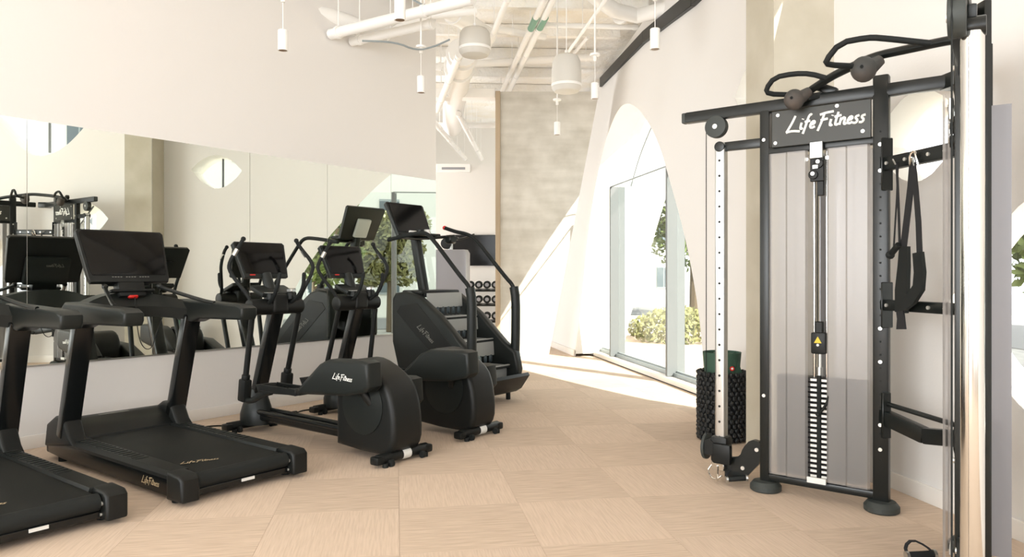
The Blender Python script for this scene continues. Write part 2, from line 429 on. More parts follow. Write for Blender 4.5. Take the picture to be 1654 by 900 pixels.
mb = MB(); b = face_with_holes(0); mb.merge(b)
b = face_with_holes(DEP); mb.merge(b)
bmesh.ops.recalc_face_normals(mb.bm, faces=mb.bm.faces)
wr = struct(mb.build('wall_right', 'paint', ang=20))
mb = MB()
def reveal(pts, closed=True, k_=0, sh_=0):
    b = bmesh.new(); n = len(pts)
    a = [b.verts.new(RW(p[0], p[1], 0)) for p in pts]; c = [b.verts.new(RW(*(splay(p) if k_ else (p[0]+sh_, p[1])), DEP)) for p in pts]
    for i in range(n if closed else n-1): b.faces.new((a[i], a[(i+1) % n], c[(i+1) % n], c[i]))
    mb.merge(b)
reveal([p for p in ARCH if p[1] > 0], False, 1)
for h_, s_ in zip(HOLES, SHIFT): reveal(h_, True, 0, s_)
rv = mb.build('reveal', 'paint_white', wr, ang=40)
mb = MB()
for a, b_ in ((S0, 3.66), (8.54, 12.0)):
    n = 6
    for k in range(n):
        sa, sb = a+(b_-a)*k/n, a+(b_-a)*(k+1)/n
        pa, pb = W0+WE*sa-WO*.009, W0+WE*sb-WO*.009
        mb.bar(pa+V((0, 0, .052)), pb+V((0, 0, .052)), .016, .104, .003)
struct(mb.build('baseboard_right', 'trim_white'))
mb = MB(); mb.prism([(1.35, 0), (1.90, 0), (2.02, .6), (2.62, 2.6), (2.95, 3.7), (2.6, 5.0), (1.8, 5.0)], 12.55, 12.75, 'y', .01, mtx=None)
mb.build('exterior_fin', 'paint_white', wr)
# arch window
def OW(s, z, o): return W0+WE*s+WO*o+V((0, 0, z))
def s_of_u(u, o):   # where the line offset o from the right wall crosses a sight line
    k = (u-U0)/F; p = W0+WO*o; return (k*p.y-p.x)/(WE.x-k*WE.y)
WG = .46; TZ = 2.72
sa, sb = s_of_u(1076, WG-.12), s_of_u(985, WG-.12)
win = thing('window_1', 'tall pointed arch window', 'window', OW(6, 0, WG)); del win['label']; del win['category']; struct(win)
wo = win.location.copy()
for s_ in (sa, sb):
    mb = MB(wo); mb.bar(OW(s_, .08, WG), OW(s_, TZ, WG), .24, .05, .004, 1, up=WE)
    mb.build('mullion', 'fin', win)
mb = MB(wo)
mb.bar(OW(sa, TZ, WG-.1), OW(sb, TZ, WG-.1), .02, .02, .003, 1)
mb.bar(OW(3.6, .10, WG), OW(8.7, .10, WG), .06, .05, .003, 1)
mb.build('transom', 'winframe', win)
for a, b_ in ((2.9, sa), (sa, sb), (sb, 8.75)):
    mb = MB(wo); mb.bar(OW(a+.03, TZ/2+.06, WG+.02), OW(b_-.03, TZ/2+.06, WG+.02), .008, TZ-.1, 0)
    mb.build('window_pane', 'glass', win)
    mb = MB(wo); mb.bar(OW(a+.04, .10, WG+.02), OW(a+.04, TZ, WG+.02), .03, .02, 0)
    mb.bar(OW(a+.03, .135, WG+.02), OW(b_-.03, .135, WG+.02), .03, .02, 0); mb.build('pane_frame', 'winframe', win)
# upper leaning panes follow the wall
up = [(s_, z_) for s_, z_ in ARCH if z_ > TZ-.1]
mb = MB(wo); b = bmesh.new(); vs = [b.verts.new(RW(*splay((s_, z_), .73), .40)) for s_, z_ in up]; b.faces.new(vs); mb.merge(b); mb.build('upper_pane', 'glass', win)
mb = MB(wo); mb.tube([RW(sb-.1, TZ, .3), RW(sb-.35, 3.2, .32), RW(sb-.9, 3.62, .34), RW(sb-1.3, 3.85, .36)], .012, 6, 2); mb.build('glazing_joint', 'winframe', win)
mb = MB(); mb.bar(OW(3.5, .035, .42), OW(8.75, .035, .42), .22, .08, .008); struct(mb.build('trim_1', 'trim_white'))
mb = MB(); mb.bar(OW(3.5, .006, .315), OW(8.6, .006, .315), .012, .012, 0); struct(mb.build('trim_2', 'rubber'))
# panes of the vesica openings
for k, h_ in enumerate(HOLES):
    cx = sum(p[0] for p in h_)/len(h_); cz = sum(p[1] for p in h_)/len(h_)
    e_ = thing('window_%d' % (k+2), 'x', 'x', RW(cx, cz, .3)); del e_['label']; del e_['category']; struct(e_); oo = e_.location.copy()
    b = bmesh.new(); b.faces.new([b.verts.new(RW(p[0]+SHIFT[k]*.3/DEP, p[1], .30)) for p in h_]); q = MB(oo); q.merge(b); q.build('window_pane', 'glass', e_)
    q = MB(oo)
    if k == 2:
        q.tube([RW(-.35, 1.80, .27), RW(.12, 1.27, .27)], .016, 6); q.tube([RW(.12, 1.27, .27), RW(-.15, .85, .27), RW(-.6, .60, .27)], .016, 6)
    elif k == 1: q.tube([RW(.50, 2.0, .27), RW(.80, 2.44, .27)], .012, 6)
    elif k == 0: q.bar(RW(2.78, 2.74, .27), RW(2.78, 3.22, .27), .03, .03, 0)
    else: q.bar(RW(cx, cz-.45, .27), RW(cx, cz+.3, .27), .03, .03, 0)
    q.build('glazing_bar', 'fin', e_)
# black shadow-gap trim along the top of the right wall
mb = MB()
st = [P(965, 120, 4.90), P(1045, 53, 4.72), P(1125, -7, 4.62), P(1200, -68, 4.55)]
ZS = 4.66
pts = []
for s_ in (2.0, 4.3, 6.5, 9.9): pts.append(RW(s_, {2.0: 4.24, 4.3: 4.37, 6.5: 4.66, 9.9: 4.93}[s_], -.03))
for a, b_ in zip(pts[:-1], pts[1:]): mb.bar(a, b_, .06, .17, .004, 1)
struct(mb.build('trim_3', 'black'))
# far concrete wall, its tan end trim, alcove behind
YF = 12.0
mb = MB(); mb.prism([(-.19, 0), (.60, 0), (1.43, 4.36), (-.19, 4.36)], YF, YF+.25, 'y', 0); struct(mb.build('wall_far', 'concrete'))
mb = MB(); mb.box((-.232, YF+.1, 2.18), (.08, .30, 4.36), bev=.004); struct(mb.build('trim_4', 'tan'))
mb = MB(); mb.box((-1.9, YF+.12, 4.34), (3.25, .26, .15), bev=.004); struct(mb.build('trim_5', 'pipe'))
mb = MB(); mb.box((-3.2, 15.75, 1.85), (7.2, .2, 3.7)); struct(mb.build('wall_alcove', 'paint_white'))
mb = MB(); mb.box((1.2, 15.98, 2.6), (2.4, .2, 5.2)); mb.box((-3.2, 18.6, 2.8), (7.2, .2, 5.6)); mb.box((-6.9, 14, 2.6), (.2, 9.4, 5.2)); struct(mb.build('wall_beyond', 'paint_white'))
# ceiling, back wall
mb = MB(); cpoly = [(-11.6, -5.1)]+[((W0+WE*s_+WO*(lean(s_)*ZC+DEP+.05)).x, (W0+WE*s_).y) for s_ in (-8.9, 2.5, 6, 9, 12.4)]+[(2.4, 19), (-11.6, 19)]
mb.prism(cpoly, ZC, ZC+.2, 'z', 0); ceil = struct(mb.build('ceiling', 'ceiling'))
mb = MB()
for x0, x1 in ((-12, -11.2), (-3.2, -2.7), (1.0, 1.5), (4.0, 5.2)): mb.box(((x0+x1)/2, -5.0, 2.6), (x1-x0, .2, 5.2))
mb.box((-3.4, -5.0, .2), (17, .2, .4)); mb.box((-3.4, -5.0, 4.95), (17, .2, .5)); struct(mb.build('wall_back', 'paint'))
mb = MB(); mb.box((-3, -9.8, 5.35), (30, 9.4, .3)); struct(mb.build('sun_blocker', 'paint_white'))  # added canopy out of view, keeps the sun out of the back windows
# column
P1, P2 = V((1.778, 5.549, 0)), V((1.850, 5.161, 0)); P4 = P1+V((.564, .104, 0)); P3 = P2+V((.564, .104, 0))
mb = MB(P2); mb.prism([(p.x, p.y) for p in (P2, P3, P4, P1)], .001, ZC-.002, 'z', .012, 1)
col = struct(mb.build('concrete_column', 'concrete_col')); col.location = P2

# ------------------------------------------------------------ treadmills
def make_treadmill(loc, rz, label):
    t = thing('treadmill', label, 'treadmill', loc, rz, 'black treadmills facing the mirror')
    hw = .44
    mb = MB()
    for s in (-1, 1):
        mb.prism([(.10, .035), (1.62, .035), (1.90, .05), (1.90, .15), (1.70, .165), (.10, .150)], s*.35, s*.425, 'x', .012)
    mb.box((0, 1.0, .075), (.66, 1.75, .05)); mb.box((0, .10, .06), (.66, .10, .05), bev=.01)
    mb.build('base_frame', 'black_gloss', t)
    for s in (-1, 1):
        mb = MB(); mb.prism([(s*.30, .155), (s*.44, .145), (s*.44, .165), (s*.415, .188), (s*.31, .188)], .16, 1.55, 'y', .006)
        fr = mb.build('foot_rail', 'black', t)
        mb = MB()
        for k in range(16): mb.box((s*.365, .62+k*.055, .190), (.085, .012, .005), bev=.002)
        mb.build('grip_rib', 'charcoal', fr)
        mb = MB(); mb.prism([(0, .03), (.17, .025), (.17, .19), (.03, .185), (0, .16)], s*.325, s*.445, 'x', .02, 3)
        cp = mb.build('end_cap', 'black', t)
        mb = MB(); mb.cyl((s*.325, .045, .12), (s*.317, .045, .12), .012, 10); mb.cyl((s*.325, .05, .06), (s*.317, .05, .06), .008, 10); mb.build('cap_bolt', 'bolt', cp)
    mb = MB(); mb.prism([(.06, .105), (.035, .13), (.05, .158), (.09, .170), (1.62, .176), (1.62, .11)], -.30, .30, 'x', .004); mb.build('running_belt', 'belt', t)
    mb = MB(); mb.cyl((-.315, .075, .125), (.315, .075, .125), .047, 20); mb.build('rear_roller', 'rubber', t)
    mb = MB(); mb.box((.02, .045, .068), (.09, .006, .018)); mb.build('rating_label', 'white_plastic', t)
    # motor hood
    mb = MB()
    mb.prism([(1.52, .12), (1.95, .04), (1.96, .20), (1.88, .285), (1.74, .295), (1.62, .24), (1.54, .19)], -.42, .42, 'x', .03, 3)
    hood = mb.build('motor_hood', 'black', t)
    mb = MB(); mb.box((-.02, 1.76, .296), (.22, .03, .004)); mb.build('hood_sticker', 'letter_dim', hood)
    for s in (-1, 1):
        mb = MB(); mb.prism([(1.42, .16), (1.90, .10), (1.86, .27), (1.72, .34), (1.58, .34), (1.50, .22)], s*.33, s*.45, 'x', .025, 3)
        mb.build('upright_foot', 'black', t)
        mb = MB(); mb.bar((s*.395, 1.64, .20), (s*.395, 1.38, 1.05), .075, .13, .012, 2, up=(1, 0, 0)); up_ = mb.build('upright', 'black_gloss', t)
        mb = MB(); mb.prism([(.64, 1.03), (.62, 1.06), (.62, 1.115), (.68, 1.14), (1.50, 1.165), (1.56, 1.12), (1.52, 1.0), (1.30, .99), (1.2, 1.02)], s*.345, s*.475, 'x', .022, 3)
        mb.build('handrail', 'charcoal', t)
        mb = MB(); mb.tube([(s*.20, 1.50, 1.265), (s*.235, 1.40, 1.235), (s*.33, 1.10, 1.16), (s*.36, 1.0, 1.145)], .015, 8, 1); mb.ball((s*.20, 1.50, 1.268), .022); mb.build('grip_bar', 'dark_metal', t)
    # dashboard
    mb = MB(); n = 10
    b = bmesh.new(); pr = []
    for k in range(n+1):
        x = -.37+.74*k/n; c = 1-(x/.37)**2
        y0 = 1.36+.14*c; z0 = 1.005+.035*c; z1 = 1.15+.075*c
        pr.append([b.verts.new(q) for q in ((x, y0, z0), (x, y0-.02, z0+.08), (x, y0+.05, z1), (x, y0+.20, z1), (x, y0+.22, z0+.03))])
    for k in range(n):
        for j in range(5): b.faces.new((pr[k][j], pr[k][(j+1) % 5], pr[k+1][(j+1) % 5], pr[k+1][j]))
    b.faces.new(pr[0][::-1]); b.faces.new(pr[-1]); bmesh.ops.recalc_face_normals(b, faces=b.faces); mb.merge(b)
    db = mb.build('dashboard', 'charcoal', t)
    mb = MB(); mb.box((.0, 1.50, 1.195), (.075, .03, .03), (-.6, 0, 0), .008); kb = mb.build('stop_key', 'red', t, label='red emergency stop key')
    mb = MB(); mb.tube([(0, 1.47, 1.19), (0, 1.455, 1.10), (0.01, 1.45, .95), (.03, 1.45, .85), (.07, 1.45, .79), (.12, 1.45, .80), (.15, 1.45, .90), (.21, 1.47, 1.03)], .0035, 6, 2); mb.build('safety_cord', 'rubber', kb)
    # console
    R = Matrix.Rotation(-.42, 3, 'X')
    def cs(x, z, y=0): return V((0, 1.51, 1.285))+R @ V((x, y, z))
    def slab(x0, x1, zb, zt, ya, yb, bv):
        q = MB(); q.prism([(-x0, zb), (x0, zb), (x0+.012, zb+.03), (x1, zt-.02), (x1-.02, zt), (-x1+.02, zt), (-x1, zt-.02), (-x0-.012, zb+.03)], ya, yb, 'y', bv, 2)
        bmesh.ops.transform(q.bm, matrix=Matrix.Translation((0, 1.51, 1.285)) @ R.to_4x4(), verts=q.bm.verts); return q
    con = slab(.285, .325, .02, .45, 0, .05, .012).build('console', 'black', t)
    slab(.268, .305, .075, .435, -.006, .004, .003).build('screen', 'screen', con)
    mb = MB()
    for k in range(14):
        if k in (4, 9): continue
        mb.box(cs(-.13+.02*k, .058, -.004), (.012, .004, .006), R)
    mb.build('key_row', 'letter_dim', con)
    mb = MB(); mb.box(cs(0, .15, .075), (.36, .06, .26), R, .03, 2); bc = mb.build('console_back', 'charcoal', con)
    lettering('Life Fitness', cs(.12, .20, .107), R @ V((-1, 0, 0)), R @ V((0, 0, 1)), .028, con, 'letter_dim')
    mb = MB(); mb.box((0, 1.55, 1.245), (.20, .09, .14), (-.4, 0, 0), .02, 2); mb.box((0, 1.51, 1.235), (.32, .06, .025), (-.2, 0, 0), .008); mb.build('console_neck', 'black', t)
    lettering('Life Fitness', (-.4265, .50, .075), (0, -1, 0), (0, 0, 1), .042, t, 'letter_gold')
    lettering('Life Fitness', (-.27, .33, .1765), (.93, -.35, 0), (.35, .93, 0), .045, t, 'letter_gold', name='belt_lettering')
    for s in (-1, 1):
        for y in (.16, 1.75): mb = MB(); mb.cyl((s*.38, y, 0), (s*.38, y, .04), .03, 12); mb.build('rubber_foot', 'rubber', t)
    return t
RZ = math.atan2(.799, .602)       # machines' right-hand axis runs along the mirror wall
tm2 = make_treadmill((-1.643, 4.572, 0), RZ, 'black treadmill beside the ellipticals with red stop key and wholly visible deck')
tm1 = clone(tm2, 'black treadmill nearest the camera, cut off by the left edge', (-1.643-.743+.01, 4.572-.91, 0))

# ------------------------------------------------------------ ellipticals
def make_elliptical(loc, label, lc, rc, seed):
    t = thing('elliptical_trainer', label, 'elliptical', loc, RZ, 'black elliptical trainers facing the mirror')
    def stab(y, nm):
        mb = MB(); mb.cyl((-.25, y, .055), (.25, y, .055), .038, 14, bev=.01)
        for s in (-1, 1): mb.box((s*.245, y, .052), (.07, .085, .06), bev=.018, seg=2)
        o = mb.build(nm, 'black', t)
        for s in (-1, 1):
            mb = MB(); mb.cyl((s*.20, y-.035, .0), (s*.20, y-.035, .03), .022, 12); mb.build('levelling_foot', 'rubber', o)
            mb = MB(); mb.cyl((s*.17, y-.05, .026), (s*.145, y-.05, .026), .026, 14); mb.build('transport_wheel', 'rubber', o)
        return o
    rs = stab(.04, 'rear_stabiliser')
    mb = MB(); mb.cyl((-.02, .04, .055), (.06, .04, .055), .0395, 14); mb.build('white_sticker', 'white_plastic', rs)
    stab(1.90, 'front_stabiliser')
    prof = sm([(.60, .075), (.60, .30), (.60, .52), (.56, .66), (.46, .725), (.34, .72), (.18, .655), (.045, .56), (-.005, .44), (-.03, .28), (-.025, .14), (.04, .06), (.3, .055), (.60, .075)], 1)[:-1]
    mb = MB(); mb.prism(prof, -.15, .15, 'x', .045, 4); hs = mb.build('flywheel_housing', 'black', t, ang=50)
    for s in (-1, 1):
        mb = MB(); mb.cyl((s*.148, .30, .40), (s*.158, .30, .40), .215, 40, bev=.004); mb.build('crank_disc', 'charcoal', hs)
    mb = MB(); mb.box((0, 1.22, .13), (.13, 1.3, .06), bev=.015); 
    for s in (-1, 1): mb.cyl((s*.055, .58, .165), (s*.055, 1.78, .175), .024, 10)
    mb.build('main_beam', 'black_gloss', t)
    mb = MB(); mb.lathe([(.13, 0), (.13, .08), (.115, .14), (.085, .24), (.07, .30), (.02, .31)], mtx=Matrix.Translation((0, 1.84, .06)) @ Matrix.Diagonal((1, 1.25, 1, 1))); mb.build('mast_base', 'charcoal', t)
    mb = MB(); mb.bar((0, 1.84, .25), (0, 1.56, 1.06), .085, .12, .02, 3, up=(1, 0, 0)); mb.build('mast', 'black_gloss', t)
    mb = MB(); mb.cyl((-.265, 1.56, 1.085), (.25, 1.56, 1.085), .068, 24, bev=.02); mb.box((0, 1.56, 1.11), (.16, .16, .17), bev=.035, seg=3); mb.build('pivot_hub', 'black', t)
    # console
    R = Matrix.Rotation(-.38, 3, 'X'); O = V((0, 1.68, 1.315))
    def pl(x0, x1, zb, zt, ya, yb, bv):
        q = MB(); q.prism([(-x0, zb), (x0, zb), (x1, zt-.02), (x1-.02, zt), (-x1+.02, zt), (-x1, zt-.02)], ya, yb, 'y', bv, 2)
        bmesh.ops.transform(q.bm, matrix=Matrix.Translation(O) @ R.to_4x4(), verts=q.bm.verts); return q
    con = pl(.215, .255, .02, .35, 0, .045, .01).build('console', 'charcoal', t)
    pl(.20, .235, .055, .34, -.005, .003, .003).build('screen', 'screen', con)
    mb = MB(); mb.box(O+R @ V((-.14, -.006, .04)), (.05, .004, .010), R); mb.build('red_mark', 'red', con)
    mb = MB(); mb.box(O+R @ V((0, .06, .12)), (.2, .04, .18), R, .02, 2); mb.build('console_back', 'black', con)
    mb = MB(); mb.cyl((0, 1.60, 1.14), (0, 1.71, 1.36), .045, 14); mb.box((.0, 1.60, 1.215), (.34, .20, .04), (.35, 0, 0), .012, 2)
    for s in (-1, 1): mb.cyl((s*.10, 1.50, 1.15), (s*.10, 1.50, 1.20), .035, 16)
    mb.build('console_neck', 'steel' if False else 'charcoal', t)
    mb = MB(); mb.box((-.1, 1.49, 1.205), (.10, .05, .006)); mb.box((.11, 1.50, 1.22), (.07, .06, .04), (0, 0, .3), .01); mb.build('silver_trim', 'steel', t)
    # handles and moving arms
    for s in (-1, 1):
        mb = MB(); mb.tube([(s*.11, 1.50, 1.12), (s*.12, 1.42, 1.17), (s*.13, 1.36, 1.25), (s*.12, 1.34, 1.36)], .0165, 10, 2); mb.ball((s*.12, 1.34, 1.36), .0165)
        mb.build('fixed_handle', 'rubber', t)
        dy = .05 if s*seed > 0 else -.03
        mb = MB(); mb.cyl((s*.23, 1.56, 1.02), (s*.235, 1.68+dy, .48), .024, 12); mb.cyl((s*.235, 1.67+dy, .52), (s*.235, 1.685+dy, .46), .034, 14, bev=.006)
        mb.box((s*.235, 1.69+dy, .39), (.075, .095, .19), (.12, 0, 0), .018, 2)
        ar = mb.build('moving_arm', 'black', t)
        yb, yt = (1.73, 1.68) if s < 0 else (1.50, 1.60)
        mb = MB(); mb.tube([(s*.235, 1.56, 1.12), (s*.25, 1.56+(yb-1.56)*.3, 1.20), (s*.335, yb, 1.38), (s*.335, yb, 1.46), (s*.27, yt, 1.60), (s*.235, yt, 1.655)], [.0165, .0165, .019], 10, 2); mb.ball((s*.235, yt, 1.655), .021)
        h_ = mb.build('arm_handle', 'rubber', ar)
        mb = MB(); mb.cyl((s*.310, yb*.45+yt*.55, 1.515), (s*.285, yb*.2+yt*.8, 1.568), .019, 12); mb.build('pulse_sensor', 'steel', h_)
    # pedals
    for s, (oy, oz) in ((-1, lc), (1, rc)):
        x0, x1 = s*.165, s*.31
        mb = MB(); mb.prism([(.06+oy, .57+oz), (.075+oy, .735+oz), (.14+oy, .75+oz), (.50+oy, .735+oz), (.60+oy, .695+oz), (.86+oy, .49+oz*.4), (.84+oy, .445+oz*.4), (.30+oy, .485+oz*.8), (.10+oy, .53+oz)], x0, x1, 'x', .03, 3)
        pc = mb.build('pedal_arm_cover', 'charcoal', t)
        if s < 0 and seed > 0: lettering('Life Fitness', (-.3135, .44+oy, .605+oz*.8), (0, -1, -.05), (0, -.05, 1), .042, pc, 'letter')
        mb = MB(); mb.prism([(.84+oy, .435+oz*.4), (1.36+oy, .405), (1.40+oy, .47), (1.34+oy, .475), (1.30+oy, .435), (.90+oy, .475+oz*.4)], s*.15, s*.31, 'x', .01, 2)
        mb.box((s*.31, 1.1+oy, .455+oz*.2), (.012, .46, .05), bev=.004); mb.box((s*.155, 1.1+oy, .455+oz*.2), (.012, .46, .05), bev=.004)
        pd = mb.build('pedal', 'black', t)
        mb = MB()
        for k in range(7): mb.box((s*.232, .93+oy+.055*k, .452+oz*.25), (.11, .02, .008))
        mb.build('tread_rib', 'rubber', pd)
        mb = MB(); mb.tube([(s*.235, 1.69, .33), (s*.232, 1.58, .30), (s*.23, 1.42+oy, .38), (s*.23, 1.30+oy, .41)], .026, 10, 1); mb.build('link_arm', 'charcoal', t)
        mb = MB(); mb.cyl((s*.14, .22, .42), (s*.24, .30+oy, .60+oz*.8), .03, 12); mb.build('crank', 'black', t)
    return t
e1 = make_elliptical((-.765, 5.29, 0), 'black elliptical trainer next to the treadmill, its covered pedal arm low', (0, 0), (.05, -.17), 1)
e2 = make_elliptical((-.243, 6.10, 0), 'black elliptical trainer between the other elliptical and the stair climber', (-.17, .0), (.02, -.17), -1)

# ------------------------------------------------------------ stair climber
sc = thing('stair_climber', 'tall black stair climber with grey steps and arched handrails', 'stair climber', (-.25, 7.70, 0), RZ)
prof = [(1.05, 1.09), (1.0, 1.155), (.84, 1.175), (.68, 1.14), (.36, .93), (.02, .63), (-.14, .52), (-.18, .34), (-.13, .14), (.10, .07), (.93, .06), (.95, .30), (1.05, .62)]
for s in (-1, 1):
    mb = MB(); mb.prism(prof, s*.28, s*.385, 'x', .03, 3); sp = mb.build('side_body', 'charcoal', sc, ang=45)
    mb = MB(); mb.prism([(.92, 1.02), (.66, 1.05), (.12, .58), (-.02, .42), (.3, .40), (.98, .95)], s*.38, s*.389, 'x', .004, 1); mb.build('side_panel', 'black', sp)
lettering('Life Fitness', (-.392, .66, .80), (0, -.76, -.58), (0, -.58, .76), .055, sc, 'letter_dim')
stz = [(-.08, .38), (.15, .65), (.38, .90)]
for y, z in stz:
    mb = MB(); mb.box((0, y+.12, z-.012), (.56, .25, .024), bev=.006)
    sp = mb.build('step', 'rubber', sc)
    mb = MB(); mb.box((0, y+.015, z+.004), (.56, .03, .014), bev=.004)
    for k in range(9): mb.box((-.24+.06*k, y+.14, z+.003), (.01, .18, .006))
    mb.build('step_edge', 'stepgrey', sp)
    mb = MB(); mb.box((0, y+.235, z+.175), (.56, .02, .16), (-.08, 0, 0), .004); mb.build('step_riser', 'stepgrey', sp)
    mb = MB()
    for k in range(6): mb.box((-.22+.088*k, y+.228, z+.065), (.045, .035, .085), bev=.012)
    mb.build('riser_tooth', 'stepblue', sp)
mb = MB(); mb.box((0, -.02, .30), (.56, .03, .14), bev=.006); mb.build('lower_riser', 'stepgrey', sc)
mb = MB(); mb.prism([(-.24, .27), (-.22, .30), (-.06, .22), (.1, .2), (.1, .08), (-.06, .08), (-.13, .12)], -.30, .42, 'x', .01, 2)
lo = mb.build('entry_step', 'black', sc)
mb = MB()
for k in range(7): mb.box((-.24+.085*k, -.10, .22), (.035, .08, .09), bev=.012)
mb.build('riser_tooth', 'rubber', lo)
mb = MB(); mb.box((0, .82, 1.16), (.62, .30, .05), bev=.02, seg=2); mb.box((0, .68, 1.135), (.56, .06, .05), bev=.01); mb.build('top_cover', 'black', sc)
mb = MB(); mb.bar((0, .93, 1.15), (0, 1.08, 1.83), .11, .09, .03, 3, up=(1, 0, 0)); mb.box((0, 1.05, 1.79), (.12, .12, .09), bev=.02); mb.build('console_mast', 'charcoal', sc)
R = Matrix.Rotation(-.45, 3, 'X'); O = V((0, 1.06, 1.80))
q = MB(); q.prism([(-.27, 0), (.27, 0), (.30, .40), (.28, .42), (-.28, .42), (-.30, .40)], 0, .045, 'y', .01, 2)
bmesh.ops.transform(q.bm, matrix=Matrix.Translation(O) @ R.to_4x4(), verts=q.bm.verts); con = q.build('console', 'charcoal', sc)
q = MB(); q.box(O+R @ V((0, -.004, .225)), (.53, .006, .37), R, .002); q.build('screen', 'screen', con)
q = MB(); q.box(O+R @ V((0, .06, .16)), (.20, .05, .24), R, .02, 2); q.build('console_back', 'white_plastic', con)
mb = MB(); mb.box((0, .98, 1.80), (.50, .16, .035), (-.1, 0, 0), .01); mb.cyl((-.06, .93, 1.82), (-.06, .93, 1.86), .04, 16); mb.build('control_tray', 'black', sc)
mb = MB(); mb.cyl((.04, .92, 1.81), (.04, .92, 1.865), .035, 16); mb.box((-.17, .94, 1.83), (.12, .03, .03), bev=.01); mb.build('cup_ring', 'white_plastic', sc)
for s in (-1, 1):
    mb = MB(); mb.tube([(s*.365, -.08, .45), (s*.37, -.085, .8), (s*.37, -.085, 1.10), (s*.37, -.06, 1.22)], .050, 12, 1, flat=1.0)
    hr = mb.build('rail_post', 'charcoal', sc)
    top = [(s*.37, -.07, 1.14), (s*.37, -.05, 1.24), (s*.37, .06, 1.33), (s*.37, .46, 1.74), (s*.37, .56, 1.80)]
    top += [(s*.36, .70, 1.80), (s*.34, 1.15, 1.74)] if s < 0 else [(s*.37, .66, 1.83), (s*.37, .78, 1.85), (s*.36, .94, 1.90)]
    mb = MB(); mb.tube(top, .022, 12, 2); mb.build('handrail', 'rubber', sc)
mb = MB(); mb.ball((.36, .945, 1.902), .026); mb.build('grip_end', 'red', sc, label='red grip end')
mb = MB(); mb.tube([(-.35, .95, 1.765), (0, 1.0, 1.76), (.36, .80, 1.80)], .018, 10, 1); mb.box((.30, .80, 1.76), (.12, .1, .10), bev=.02); mb.build('cross_rail', 'dark_metal', sc)
for x_, y_ in ((.32, -.02), (-.32, -.02), (-.32, .9), (.32, .9)):
    mb = MB(); mb.cyl((x_, y_, 0), (x_, y_, .09), .025, 12); mb.build('levelling_foot', 'rubber', sc)

